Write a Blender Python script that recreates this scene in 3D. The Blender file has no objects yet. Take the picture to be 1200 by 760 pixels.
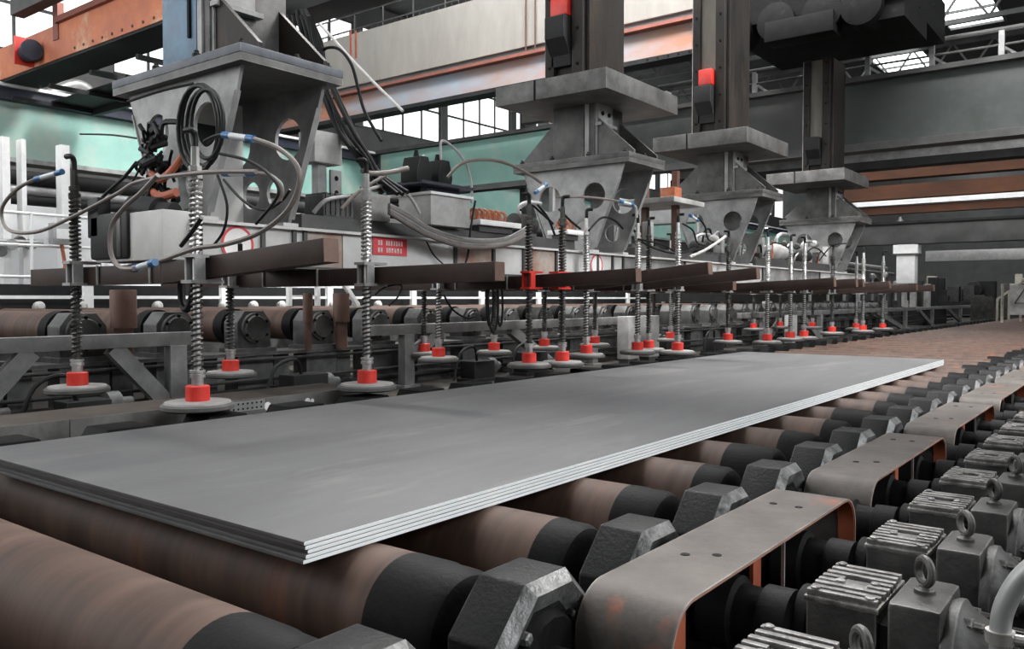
import bpy, bmesh, math, random
from mathutils import Vector, Matrix
random.seed(7)
S = bpy.context.scene
COL = S.collection
PI = math.pi

# ------------------------------------------------------------------ camera
# world: x along the roller axes (right), y along the roller table (away), z up, camera at the origin
ROT = Matrix(((0.794104858, -0.0184837622, 0.60749965),
              (0.607780778, 0.0241502296, -0.793737546),
              (0.0, 0.999537451, 0.03041189)))
F = 986.0
cd = bpy.data.cameras.new('camera'); cam = bpy.data.objects.new('camera', cd); COL.objects.link(cam)
cam.matrix_world = ROT.to_4x4()
cd.sensor_fit = 'HORIZONTAL'; cd.sensor_width = 36; cd.lens = 36 * F / 1200
cd.clip_start = 0.05; cd.clip_end = 400
S.camera = cam

# ------------------------------------------------------------------ world, light, exposure
w = bpy.data.worlds.new('overcast_sky'); S.world = w; w.use_nodes = True
bg = w.node_tree.nodes['Background']
bg.inputs[0].default_value = (0.95, 0.98, 1.0, 1); bg.inputs[1].default_value = 0.9
S.view_settings.view_transform = 'Standard'; S.view_settings.look = 'None'
S.view_settings.exposure = 0.4; S.view_settings.gamma = 1.0; S.view_settings.use_curve_mapping = False
SKYLIGHT = 5.0      # brightness of the roof lights
WINDOW = 1.6

def area(name, loc, target, sx, sy, power, color=(1, 1, 1)):
    l = bpy.data.lights.new(name, 'AREA'); l.shape = 'RECTANGLE'; l.size = sx; l.size_y = sy
    l.energy = power; l.color = color
    o = bpy.data.objects.new(name, l); COL.objects.link(o); o.location = loc
    o.rotation_euler = (Vector(target) - Vector(loc)).to_track_quat('-Z', 'Y').to_euler()
    return o
# daylight through the roof lights, then the added near light and side windows
area('roof_daylight', (-12.0, 14, 13.6), (-12.9, 14, 0), 3.0, 40, 10000, (1, .99, .97))
area('roof_daylight', (-7.5, 18, 13.6), (-7.5, 18, 0), 2.4, 40, 1500, (1, 1, 1))
area('added_near_fill', (-17, -8.6, 6.6), (-8, 10, 0), 22, 8, 1500, (1, 1, 1))  # unseen light added behind the camera to brighten the mast fronts
area('side_window_daylight', (15.4, 12, 8.0), (-6, 12, 0), 34, 5.5, 2900, (.96, .99, 1))

# ------------------------------------------------------------------ helpers
def ray(px, py):
    return ROT @ Vector((px - 600, -(py - 380), -F))
def at(px, py, x=None, y=None, z=None):
    """the point of the hall seen at a pixel, on a plane of known x, y or z"""
    d = ray(px, py)
    if x is not None: return d * (x / d.x)
    if y is not None: return d * (y / d.y)
    return d * (z / d.z)

ORD = ['zeroth', 'first', 'second', 'third', 'fourth', 'fifth', 'sixth', 'seventh', 'eighth', 'ninth', 'tenth',
       'eleventh', 'twelfth', 'thirteenth', 'fourteenth', 'fifteenth', 'sixteenth', 'seventeenth', 'eighteenth',
       'nineteenth', 'twentieth']
def nth(i):
    if i <= 20: return ORD[i]
    t = {2: 'twenty', 3: 'thirty', 4: 'forty', 5: 'fifty', 6: 'sixty', 7: 'seventy'}[i // 10]
    return t.replace('ty', 'tieth') if i % 10 == 0 else t + '-' + ORD[i % 10]

class MB:
    def __init__(self): self.bm = bmesh.new(); self.mi = 0
    def _done(self, verts, faces):
        for f in faces: f.material_index = self.mi
        return verts
    def box(self, c, s, rot=None, bev=0.0):
        m = Matrix.Translation(Vector(c)) @ ((rot.to_4x4() if rot is not None else Matrix.Identity(4))) @ Matrix.Diagonal((s[0], s[1], s[2], 1))
        r = bmesh.ops.create_cube(self.bm, size=1.0, matrix=m)
        vs = r['verts']; fs = {f for v in vs for f in v.link_faces}
        for f in fs: f.material_index = self.mi
        if bev > 0:
            es = list({e for v in vs for e in v.link_edges})
            g = bmesh.ops.bevel(self.bm, geom=es, offset=bev, segments=2, affect='EDGES', profile=0.6)
            for f in g['faces']: f.material_index = self.mi
        return self
    def mm(self, a, b, bev=0.0):
        c = [(a[i] + b[i]) / 2 for i in range(3)]; s = [abs(b[i] - a[i]) for i in range(3)]
        return self.box(c, s, None, bev)
    def bar(self, p0, p1, w, h, bev=0.0, up=(0, 0, 1)):
        p0 = Vector(p0); p1 = Vector(p1); d = (p1 - p0); L = d.length; x = d.normalized(); u = Vector(up)
        if abs(x.dot(u)) > .98: u = Vector((0, 1, 0))
        y = u.cross(x).normalized(); z = x.cross(y)
        rot = Matrix((x, y, z)).transposed()
        return self.box((p0 + p1) / 2, (L, w, h), rot, bev)
    def lathe(self, p0, axis, prof, n=24, cap=True):
        """prof: list of (distance along axis, radius)"""
        a = Vector(axis).normalized(); u = a.orthogonal().normalized(); v = a.cross(u); p0 = Vector(p0)
        rings = []
        for t, r in prof:
            rings.append([self.bm.verts.new(p0 + a * t + (u * math.cos(2 * PI * i / n) + v * math.sin(2 * PI * i / n)) * max(r, 1e-4)) for i in range(n)])
        for A, B in zip(rings, rings[1:]):
            for i in range(n):
                f = self.bm.faces.new((A[i], A[(i + 1) % n], B[(i + 1) % n], B[i])); f.material_index = self.mi
        if cap:
            f = self.bm.faces.new(list(reversed(rings[0]))); f.material_index = self.mi
            f = self.bm.faces.new(rings[-1]); f.material_index = self.mi
        return self
    def cyl(self, p0, p1, r0, r1=None, n=16):
        p0 = Vector(p0); p1 = Vector(p1); r1 = r0 if r1 is None else r1
        return self.lathe(p0, p1 - p0, [(0, r0), ((p1 - p0).length, r1)], n)
    def tube(self, pts, r, n=8, closed=False):
        pts = [Vector(p) for p in pts]; N = len(pts); rings = []; u = None
        for i, p in enumerate(pts):
            if closed: t = (pts[(i + 1) % N] - pts[i - 1])
            else: t = pts[min(i + 1, N - 1)] - pts[max(i - 1, 0)]
            t.normalize()
            u = t.orthogonal() if u is None else (u - t * u.dot(t))
            u.normalize(); v = t.cross(u)
            rings.append([self.bm.verts.new(p + (u * math.cos(2 * PI * k / n) + v * math.sin(2 * PI * k / n)) * r) for k in range(n)])
        m = N if closed else N - 1
        for i in range(m):
            A = rings[i]; B = rings[(i + 1) % N]
            for k in range(n):
                f = self.bm.faces.new((A[k], A[(k + 1) % n], B[(k + 1) % n], B[k])); f.material_index = self.mi
        if not closed:
            self.bm.faces.new(list(reversed(rings[0]))).material_index = self.mi
            self.bm.faces.new(rings[-1]).material_index = self.mi
        return self
    def helix(self, p0, h, R, r, turns, seg=11, n=5):
        p0 = Vector(p0); N = int(turns * seg)
        return self.tube([p0 + Vector((R * math.cos(2 * PI * i / seg), R * math.sin(2 * PI * i / seg), h * i / N)) for i in range(N + 1)], r, n)
    def torus(self, c, axis, R, r, n=28, m=8):
        a = Vector(axis).normalized(); u = a.orthogonal().normalized(); v = a.cross(u); c = Vector(c)
        return self.tube([c + (u * math.cos(2 * PI * i / n) + v * math.sin(2 * PI * i / n)) * R for i in range(n)], r, m, True)
    def prism(self, pts, axis, a, b, bev=0.0):
        f3 = {'x': lambda p, t: (t, p[0], p[1]), 'y': lambda p, t: (p[0], t, p[1]), 'z': lambda p, t: (p[0], p[1], t)}[axis]
        A = [self.bm.verts.new(f3(p, a)) for p in pts]; B = [self.bm.verts.new(f3(p, b)) for p in pts]; n = len(pts)
        fs = [self.bm.faces.new(A), self.bm.faces.new(list(reversed(B)))]
        for i in range(n): fs.append(self.bm.faces.new((A[i], B[i], B[(i + 1) % n], A[(i + 1) % n])))
        for f in fs: f.material_index = self.mi
        if bev > 0:
            es = list({e for f in fs for e in f.edges})
            g = bmesh.ops.bevel(self.bm, geom=es, offset=bev, segments=2, affect='EDGES', profile=0.6)
            for f in g['faces']: f.material_index = self.mi
        return self
    def holed(self, outer, holes, axis, a, b):
        """flat plate with round cut-outs; holes: (u, v, radius)"""
        f3 = {'x': lambda p, t: Vector((t, p[0], p[1])), 'y': lambda p, t: Vector((p[0], t, p[1])), 'z': lambda p, t: Vector((p[0], p[1], t))}[axis]
        tmp = bmesh.new(); loops = [outer]
        for (u, v, r) in holes:
            loops.append([(u + r * math.cos(2 * PI * i / 22), v + r * math.sin(2 * PI * i / 22)) for i in range(22)])
        es = []
        for lp in loops:
            vs = [tmp.verts.new(f3(p, a)) for p in lp]
            for i in range(len(vs)): es.append(tmp.edges.new((vs[i], vs[(i + 1) % len(vs)])))
        bmesh.ops.triangle_fill(tmp, edges=es, use_beauty=True)
        g = bmesh.ops.extrude_face_region(tmp, geom=list(tmp.faces))
        d = f3((0, 0), b) - f3((0, 0), a)
        for v in [x for x in g['geom'] if isinstance(x, bmesh.types.BMVert)]: v.co += d
        me = bpy.data.meshes.new('tmp'); tmp.to_mesh(me); tmp.free()
        n0 = len(self.bm.faces); self.bm.from_mesh(me); bpy.data.meshes.remove(me)
        self.bm.faces.ensure_lookup_table()
        for f in self.bm.faces[n0:]: f.material_index = self.mi
        return self
    def build(self, name, mat, parent=None, label=None, smooth=32, loc=None):
        bmesh.ops.recalc_face_normals(self.bm, faces=self.bm.faces)
        me = bpy.data.meshes.new(name)
        if smooth:
            for f in self.bm.faces: f.smooth = True
        self.bm.to_mesh(me); self.bm.free()
        if smooth: me.set_sharp_from_angle(angle=math.radians(smooth))
        for m in (mat if isinstance(mat, (list, tuple)) else [mat]): me.materials.append(m)
        o = bpy.data.objects.new(name, me); COL.objects.link(o)
        if parent is not None: o.parent = parent
        if loc is not None: o.location = loc
        if label: o['label'] = label
        return o

def tag(o, label, cat, group=None, kind=None):
    o['label'] = label; o['category'] = cat
    if group: o['group'] = group
    if kind: o['kind'] = kind
    return o
def thing(name, label, cat, loc=(0, 0, 0), group=None, rz=0.0):
    o = bpy.data.objects.new(name, None); COL.objects.link(o); o.location = loc; o.rotation_euler = (0, 0, rz)
    o.empty_display_size = .1
    return tag(o, label, cat, group)
def struct(name, mb, mat, smooth=32):
    o = mb.build(name, mat, None, None, smooth); o['kind'] = 'structure'; return o
def dup(root, loc, label, group=None, rz=None):
    kids = [(c, list(c.children)) for c in root.children]
    r = root.copy(); COL.objects.link(r); r.location = loc; r['label'] = label
    if rz is not None: r.rotation_euler = (0, 0, rz)
    if group: r['group'] = group
    elif 'group' in r: del r['group']
    for c, gs in kids:
        k = c.copy(); COL.objects.link(k); k.parent = r
        for g in gs:
            q = g.copy(); COL.objects.link(q); q.parent = k
    return r
def spl(pts, k=6):
    P = [Vector(p) for p in pts]; out = []
    for i in range(len(P) - 1):
        p0 = P[max(i - 1, 0)]; p1 = P[i]; p2 = P[i + 1]; p3 = P[min(i + 2, len(P) - 1)]
        for j in range(k):
            t = j / k
            out.append(.5 * ((2 * p1) + (p2 - p0) * t + (2 * p0 - 5 * p1 + 4 * p2 - p3) * t * t + (3 * p1 - p0 - 3 * p2 + p3) * t ** 3))
    out.append(P[-1]); return out

# ------------------------------------------------------------------ materials
def mat(name, c1, c2=None, scale=4.0, rough=(.45, .65), metal=0.0, bump=.15, c3=None, c3at=.62, stretch=(1, 1, 1), detail=6, c3scale=None, spec=.5, edge=None):
    m = bpy.data.materials.new(name); m.use_nodes = True; nt = m.node_tree; N = nt.nodes; Lk = nt.links
    b = N['Principled BSDF']; c2 = c2 or tuple(x * .6 for x in c1)
    tc = N.new('ShaderNodeTexCoord'); oi = N.new('ShaderNodeObjectInfo')
    mul = N.new('ShaderNodeVectorMath'); mul.operation = 'MULTIPLY_ADD'
    comb = N.new('ShaderNodeCombineXYZ')
    for i in range(3): Lk.new(oi.outputs['Random'], comb.inputs[i])
    mul.inputs[1].default_value = (37, 53, 71); Lk.new(comb.outputs[0], mul.inputs[0]); Lk.new(tc.outputs['Object'], mul.inputs[2])
    mp = N.new('ShaderNodeMapping'); mp.inputs['Scale'].default_value = stretch; Lk.new(mul.outputs[0], mp.inputs[0])
    n1 = N.new('ShaderNodeTexNoise'); n1.inputs['Scale'].default_value = scale; n1.inputs['Detail'].default_value = detail; n1.inputs['Roughness'].default_value = .62
    Lk.new(mp.outputs[0], n1.inputs['Vector'])
    r1 = N.new('ShaderNodeValToRGB'); r1.color_ramp.elements[0].position = .34; r1.color_ramp.elements[1].position = .68
    r1.color_ramp.elements[0].color = (*c2, 1); r1.color_ramp.elements[1].color = (*c1, 1)
    Lk.new(n1.outputs['Fac'], r1.inputs[0]); out = r1.outputs[0]
    if c3:
        n2 = N.new('ShaderNodeTexNoise'); n2.inputs['Scale'].default_value = c3scale or scale * .45; n2.inputs['Detail'].default_value = 8; n2.inputs['Roughness'].default_value = .68
        Lk.new(mp.outputs[0], n2.inputs['Vector'])
        r2 = N.new('ShaderNodeValToRGB'); r2.color_ramp.elements[0].position = c3at - .05; r2.color_ramp.elements[1].position = c3at + .09
        Lk.new(n2.outputs['Fac'], r2.inputs[0])
        mx = N.new('ShaderNodeMix'); mx.data_type = 'RGBA'; mx.inputs['B'].default_value = (*c3, 1)
        Lk.new(r2.outputs[0], mx.inputs['Factor']); Lk.new(out, mx.inputs['A']); out = mx.outputs['Result']
    if edge:                                                       # edge wear, lightened further to paint edge highlights into the colour
        bv = N.new('ShaderNodeBevel'); bv.samples = 3; bv.inputs['Radius'].default_value = .012
        ge = N.new('ShaderNodeNewGeometry'); dt = N.new('ShaderNodeVectorMath'); dt.operation = 'DOT_PRODUCT'
        Lk.new(bv.outputs[0], dt.inputs[0]); Lk.new(ge.outputs['Normal'], dt.inputs[1])
        e1 = N.new('ShaderNodeMapRange'); e1.inputs['From Min'].default_value = .985; e1.inputs['From Max'].default_value = .80
        Lk.new(dt.outputs['Value'], e1.inputs['Value'])
        e2 = N.new('ShaderNodeMath'); e2.operation = 'MULTIPLY'; e2.use_clamp = True
        e3 = N.new('ShaderNodeMapRange'); e3.inputs['From Min'].default_value = .38; e3.inputs['From Max'].default_value = .6
        Lk.new(n1.outputs['Fac'], e3.inputs['Value']); Lk.new(e1.outputs[0], e2.inputs[0]); Lk.new(e3.outputs[0], e2.inputs[1])
        em = N.new('ShaderNodeMix'); em.data_type = 'RGBA'; em.inputs['B'].default_value = (edge, edge * .98, edge * .95, 1)
        Lk.new(e2.outputs[0], em.inputs['Factor']); Lk.new(out, em.inputs['A']); out = em.outputs['Result']
    Lk.new(out, b.inputs['Base Color'])
    b.inputs['Metallic'].default_value = metal; b.inputs['Specular IOR Level'].default_value = spec
    mr = N.new('ShaderNodeMapRange'); mr.inputs['To Min'].default_value = rough[0]; mr.inputs['To Max'].default_value = rough[1]
    Lk.new(n1.outputs['Fac'], mr.inputs['Value']); Lk.new(mr.outputs[0], b.inputs['Roughness'])
    if bump:
        n3 = N.new('ShaderNodeTexNoise'); n3.inputs['Scale'].default_value = scale * 9; n3.inputs['Detail'].default_value = 4; Lk.new(mp.outputs[0], n3.inputs['Vector'])
        bp = N.new('ShaderNodeBump'); bp.inputs['Strength'].default_value = bump; bp.inputs['Distance'].default_value = .01
        Lk.new(n3.outputs['Fac'], bp.inputs['Height']); Lk.new(bp.outputs[0], b.inputs['Normal'])
    return m
def emit(name, col, s):
    m = bpy.data.materials.new(name); m.use_nodes = True; nt = m.node_tree
    nt.nodes.remove(nt.nodes['Principled BSDF']); e = nt.nodes.new('ShaderNodeEmission')
    e.inputs[0].default_value = (*col, 1); e.inputs[1].default_value = s
    nt.links.new(e.outputs[0], nt.nodes['Material Output'].inputs[0]); return m

M = {}
M['plate'] = mat('rolled_steel', (0.107, 0.107, 0.108), (0.0771, 0.0771, 0.0791), 1.5, (.55, .68), .1, .04, c3=(0.132, 0.129, 0.129), c3at=.6, stretch=(2.2, .5, 1), c3scale=1.1, spec=.25)
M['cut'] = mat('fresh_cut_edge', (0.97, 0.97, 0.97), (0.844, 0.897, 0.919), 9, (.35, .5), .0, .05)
M['roller'] = mat('rusty_roller', (0.105, 0.0655, 0.0504), (0.0504, 0.0311, 0.0244), 1.6, (.5, .68), 0, .06, c3=(0.168, 0.0588, 0.0336), c3at=.66, stretch=(5, .6, .6), spec=.2)
M['black'] = mat('greasy_black', (0.0091, 0.0091, 0.00945), (0.0042, 0.0042, 0.00455), 6, (.5, .75), .0, .2, c3=(0.0245, 0.0238, 0.0231), c3at=.66, spec=0.1)
M['housing'] = mat('dark_cast_iron', (0.0104, 0.0104, 0.0109), (0.00477, 0.00477, 0.00499), 7, (.4, .65), .1, .35, c3=(0.026, 0.0252, 0.0243), c3at=.68, edge=.16, spec=0.15)
M['worn'] = mat('worn_edge_painted_glint', (.3, .3, .3), (.012, .012, .012), 9, (.3, .55), .4, .4)  # wear, with highlights and glints also painted into the colour
M['guard'] = mat('guard_brown_grey', (0.117, 0.102, 0.0925), (0.0558, 0.0486, 0.0432), 5, (.5, .7), .15, .12, c3=(.3, .085, .04), c3at=.63, c3scale=1.9, edge=.36, spec=0.3)
M['guardedge'] = mat('guard_edge', (0.375, 0.247, 0.203), (0.27, 0.188, 0.158), 9, (.45, .6), .1, .1)
M['orange'] = mat('orange_primer', (0.434, 0.112, 0.049), (0.294, 0.07, 0.035), 6, (.5, .7), 0, .1)
M['motor'] = mat('motor_grey', (0.0578, 0.0558, 0.0544), (0.022, 0.0215, 0.0211), 6, (.36, .58), .2, .2, c3=(0.102, 0.0986, 0.0952), c3at=.68, edge=.3, spec=0.3)
M['lid'] = mat('motor_lid_grey', (0.173, 0.166, 0.162), (0.072, 0.0691, 0.0677), 12, (.32, .52), .35, .35, edge=.5)
M['pit'] = mat('pit_dark', (0.021, 0.0204, 0.0198), (0.0108, 0.0108, 0.0108), 3, (.7, .9), 0, .3, spec=0.1)
M['concrete'] = mat('concrete', (.33, .32, .295), (.27, .26, .24), 1.6, (.75, .9), 0, .12, stretch=(1.5, 1, .4))
M['floor'] = mat('oily_floor', (0.0553, 0.0488, 0.0429), (0.0292, 0.0273, 0.026), 1.2, (.6, .85), 0, .25, spec=0.2)
M['sill'] = mat('sill_grey', (0.144, 0.14, 0.137), (0.0622, 0.0596, 0.057), 3, (.5, .7), .1, .3, c3=(0.216, 0.209, 0.202), c3at=.68)
M['silltop'] = mat('sill_rust_top', (0.0952, 0.0782, 0.0666), (0.051, 0.0428, 0.0374), 3, (.6, .8), .1, .3, spec=0.2)
M['truss'] = mat('grey_paint', (0.252, 0.252, 0.252), (0.128, 0.128, 0.128), 3, (.5, .65), .1, .1, c3=(0.122, 0.112, 0.108), c3at=.7, edge=.4)
M['block'] = mat('bearing_grey', (0.125, 0.125, 0.125), (0.0523, 0.0523, 0.0523), 5, (.45, .65), .15, .25, c3=(0.0594, 0.0561, 0.0528), c3at=.66, edge=.3, spec=0.3)
M['mast'] = mat('mast_grey', (0.149, 0.146, 0.144), (0.0509, 0.0498, 0.0482), 3, (.45, .65), .25, .25, c3=(0.246, 0.242, 0.238), c3at=.68, edge=.42)
M['mastdark'] = mat('mast_dark', (0.035, 0.0301, 0.0266), (0.0154, 0.014, 0.0133), 2, (.45, .65), .2, .2, c3=(0.07, 0.0476, 0.035), c3at=.62, stretch=(1, 1, .3), edge=.16, spec=0.2)
M['mastlite'] = mat('mast_web', (0.156, 0.144, 0.12), (0.078, 0.072, 0.06), 1.5, (.45, .65), .2, .15, stretch=(1, 1, .4))
M['blue'] = mat('old_blue_paint', (.105, .215, .32), (.05, .1, .16), 4, (.4, .6), .1, .2, c3=(.22, .33, .43), c3at=.64)
M['bluegrey'] = mat('blue_grey_plate', (0.116, 0.129, 0.15), (0.0544, 0.0612, 0.0748), 4, (.45, .65), .2, .2, c3=(0.177, 0.19, 0.211), c3at=.66, edge=.4)
M['hang'] = mat('hanger_grey', (0.373, 0.373, 0.373), (0.179, 0.179, 0.179), 3, (.45, .6), .2, .2, c3=(0.149, 0.147, 0.143), c3at=.66, edge=.55)
M['beamwhite'] = mat('beam_white', (.66, .655, .645), (.5, .495, .485), 2.5, (.5, .65), 0, .1, c3=(.3, .27, .24), c3at=.72)
M['beamrust'] = mat('rust_stained_white', (0.468, 0.425, 0.391), (0.34, 0.255, 0.212), 3, (.5, .7), 0, .15, c3=(0.306, 0.111, 0.0595), c3at=.55)
M['beamdark'] = mat('channel_dark', (0.091, 0.0897, 0.091), (0.052, 0.0507, 0.052), 3, (.45, .6), .2, .15)
M['arm'] = mat('brown_tube', (0.0527, 0.0341, 0.0285), (0.031, 0.0211, 0.0186), 3, (.45, .6), .2, .1, c3=(0.093, 0.0527, 0.0372), c3at=.72, edge=.16, spec=0.25)
M['armend'] = mat('tube_end', (0.182, 0.105, 0.077), (0.119, 0.07, 0.0525), 9, (.5, .7), .1, .15)
M['chrome'] = mat('bright_steel', (.7, .69, .68), (.4, .39, .38), 5, (.28, .42), .8, 0)
M['springdk'] = mat('dark_spring', (0.091, 0.0875, 0.084), (0.042, 0.0406, 0.0392), 9, (.3, .5), .6, .1)
M['red'] = mat('red_paint', (0.703, 0.0405, 0.027), (0.54, 0.027, 0.018), 8, (.35, .5), 0, .05)
M['rubber'] = mat('grey_rubber', (0.112, 0.109, 0.105), (0.0638, 0.0615, 0.06), 7, (.55, .75), 0, .15)
M['lip'] = mat('pale_disc', (0.357, 0.348, 0.34), (0.221, 0.217, 0.212), 7, (.4, .6), .1, .1)
M['teal'] = mat('teal_paint', (0.306, 0.527, 0.459), (0.23, 0.442, 0.391), 1.0, (.5, .65), 0, .06, c3=(0.425, 0.493, 0.442), c3at=.58, c3scale=.3)
M['tealdk'] = mat('teal_grimy', (0.0744, 0.0899, 0.0856), (0.0589, 0.0651, 0.0632), .6, (.5, .65), 0, .06, c3=(0.093, 0.0942, 0.093), c3at=.5, c3scale=.3, spec=0.25)
M['girder'] = mat('girder_grey', (0.112, 0.112, 0.112), (0.0563, 0.0563, 0.0563), 1, (.5, .65), .1, .08, edge=.3, spec=0.25)
M['darksteel'] = mat('dark_steel', (0.03, 0.03, 0.0312), (0.0168, 0.0168, 0.018), 2, (.5, .7), .1, .15, edge=.16, spec=0.15)
M['rustbeam'] = mat('rust_beam', (.13, .055, .03), (.06, .028, .018), 1.2, (.55, .75), .0, .2, c3=(.22, .17, .13), c3at=.63, stretch=(.35, 1, 1), spec=.2)
M['orangegirder'] = mat('orange_girder', (0.629, 0.212, 0.102), (0.408, 0.128, 0.068), 1.3, (.5, .65), 0, .1, c3=(0.663, 0.51, 0.357), c3at=.56)
M['redrail'] = mat('red_rail', (0.279, 0.0868, 0.062), (0.186, 0.0744, 0.0558), 3, (.5, .7), .1, .1)
M['bluerust'] = mat('blue_rust', (0.27, 0.345, 0.42), (0.338, 0.195, 0.135), .9, (.5, .65), 0, .1, c3=(0.375, 0.15, 0.0825), c3at=.52, stretch=(.35, 1, 1))
M['whitewall'] = mat('white_wall', (0.946, 0.957, 0.968), (0.858, 0.869, 0.88), 1.5, (.5, .6), 0, .03)
M['whitepaint'] = mat('white_paint', (0.902, 0.902, 0.902), (0.77, 0.77, 0.77), 4, (.4, .6), 0, .05)
M['galv'] = mat('galvanised', (0.413, 0.413, 0.413), (0.3, 0.3, 0.3), 6, (.35, .5), .5, .05)
M['wall'] = mat('hall_wall', (0.143, 0.143, 0.143), (0.105, 0.105, 0.105), 1, (.7, .85), 0, .05, spec=0.1)
M['roof'] = mat('roof_sheet', (0.09, 0.09, 0.09), (0.06, 0.06, 0.06), 1, (.7, .85), 0, .05, spec=0.1)
M['cable'] = mat('black_cable', (0.0154, 0.0154, 0.0168), (0.0084, 0.0084, 0.0091), 8, (.4, .55), 0, .05, spec=0.2)
M['hose'] = mat('brown_grey_hose', (0.178, 0.152, 0.137), (0.131, 0.11, 0.0998), 8, (.35, .5), 0, .05)
M['hosew'] = mat('pale_hose', (0.48, 0.472, 0.456), (0.384, 0.376, 0.368), 8, (.35, .5), 0, .05)
M['blueplastic'] = mat('blue_fitting', (.03, .16, .36), (.02, .11, .26), 8, (.3, .45), 0, .05)
M['clear'] = mat('cloudy_plastic', (.62, .66, .68), (.5, .54, .56), 8, (.25, .4), 0, .05)
M['boxgrey'] = mat('pale_box', (0.527, 0.518, 0.51), (0.282, 0.275, 0.269), 3, (.45, .6), .1, .1, c3=(0.255, 0.136, 0.085), c3at=.74, edge=.8)
M['navy'] = mat('navy_plate', (0.035, 0.0385, 0.0595), (0.021, 0.0231, 0.035), 4, (.4, .55), .1, .1, spec=0.3)
M['signred'] = mat('sign_red', (0.68, 0.056, 0.072), (0.624, 0.04, 0.056), 3, (.4, .5), 0, 0)
M['signwhite'] = mat('sign_white', (.88, .86, .85), (.8, .78, .77), 6, (.4, .5), 0, 0)
M['copper'] = mat('orange_insulator', (0.434, 0.14, 0.063), (0.28, 0.084, 0.042), 12, (.35, .5), 0, .05)
M['spool'] = mat('rusty_spool', (0.14, 0.07, 0.049), (0.077, 0.0406, 0.0315), 4, (.5, .7), .15, .15)
M['beige'] = mat('beige_cover', (.45, .42, .34), (.28, .26, .22), 4, (.5, .7), 0, .1)
M['pane'] = emit('bright_window_pane', (.97, .99, 1), WINDOW)
M['sky'] = emit('bright_roof_light', (.97, .99, 1), SKYLIGHT)

PT = -.80            # top of the plate stack
RT = -.876           # top of the rollers
RR = .205            # roller radius
RZ = RT - RR         # roller axis
PITCH = .70; Y0 = 1.35

# ------------------------------------------------------------------ the setting
struct('floor', MB().mm((-30, -9, -2.0), (16, 84, -1.85)), M['floor'])
f = MB().mm((-30, -3, -1.85), (-7.55, 84, -1.18)); struct('trim_1', f, M['floor'])            # raised floor of the left lane
f = MB().mm((-7.55, 5.3, -1.85), (-5.45, 84, -1.18)); struct('trim_2', f, M['silltop'])
wl = MB()
for z0, z1 in ((-1.85, 8.1), (12.9, 14.2)): wl.mm((-30.3, -9, z0), (-30, 84, z1))
for k in range(16): wl.mm((-30.3, -9 + k * 6.0, 8.1), (-29.9, -8.5 + k * 6.0, 12.9))
struct('wall_left', wl, M['wall'])
wr = MB()
for z0, z1 in ((-1.85, 4.6), (11.2, 14.2)): wr.mm((16, -9, z0), (16.3, 84, z1))
for k in range(16): wr.mm((15.9, -9 + k * 6.0, 4.6), (16.3, -8.5 + k * 6.0, 11.2))
struct('wall_right', wr, M['wall'])
wn = MB()
for a, b, z0, z1 in ((-30, 16, -1.85, 2.2), (-30, 16, 11.2, 14.2), (-4, 16, 2.2, 11.2)): wn.mm((a, -9.3, z0), (b, -9, z1))
for k in range(5): wn.mm((-30 + k * 6.4, -9.3, 2.2), (-29.6 + k * 6.4, -9, 11.2))
struct('wall_near', wn, M['wall'])
struct('wall_far', MB().mm((-30, 84, -1.85), (16, 84.3, 14.2)), M['wall'])
n = 0
for k in range(15):                                               # tall left-hand windows
    n += 1; y0 = -8.5 + k * 6.0; y1 = y0 + 5.5
    fr = MB()
    for z in (8.15, 9.7, 11.3, 12.85): fr.box((-30.05, (y0 + y1) / 2, z), (.12, y1 - y0, .1))
    for i in range(5): fr.box((-30.05, y0 + .05 + (y1 - y0 - .1) * i / 4, 10.5), (.12, .1, 4.8))
    o = struct('window_%d' % n, fr, M['girder'])
    for i in range(4):
        for j, (za, zb) in enumerate(((8.2, 9.65), (9.75, 11.25), (11.35, 12.8))):
            a = y0 + .1 + (y1 - y0 - .1) * i / 4; b = y0 + (y1 - y0 - .1) * (i + 1) / 4
            MB().mm((-30.07, a, za), (-30.05, b, zb)).build('pane', M['pane'], o, None, 0)
for k in range(15):
    n += 1; y0 = -8.5 + k * 6.0
    fr = MB()
    for z in (4.65, 7.9, 11.15): fr.box((16.05, y0 + 2.75, z), (.12, 5.5, .1))
    for i in range(4): fr.box((16.05, y0 + .05 + 1.8 * i, 7.9), (.12, .1, 6.5))
    o = struct('window_%d' % n, fr, M['girder'])
    for i in range(3):
        MB().mm((16.05, y0 + .1 + 1.8 * i, 4.7), (16.07, y0 + 1.8 * (i + 1), 11.1)).build('pane', M['pane'], o, None, 0)
for k in range(4):  # glowing windows out of view, added to light the near-facing mast faces
    n += 1; x0 = -29.6 + k * 6.4
    fr = MB()
    for z in (2.25, 5.2, 8.2, 11.15): fr.box((x0 + 3.0, -9.1, z), (6.0, .12, .1))
    for i in range(4): fr.box((x0 + .05 + 1.965 * i, -9.1, 6.7), (.1, .12, 8.9))
    o = struct('window_%d' % n, fr, M['girder'])
    for i in range(3):
        for za, zb in ((2.3, 5.15), (5.25, 8.15), (8.25, 11.1)):
            MB().mm((x0 + .1 + 1.965 * i, -9.1, za), (x0 + 1.965 * (i + 1), -9.08, zb)).build('pane', M['pane'], o, None, 0)
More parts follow.
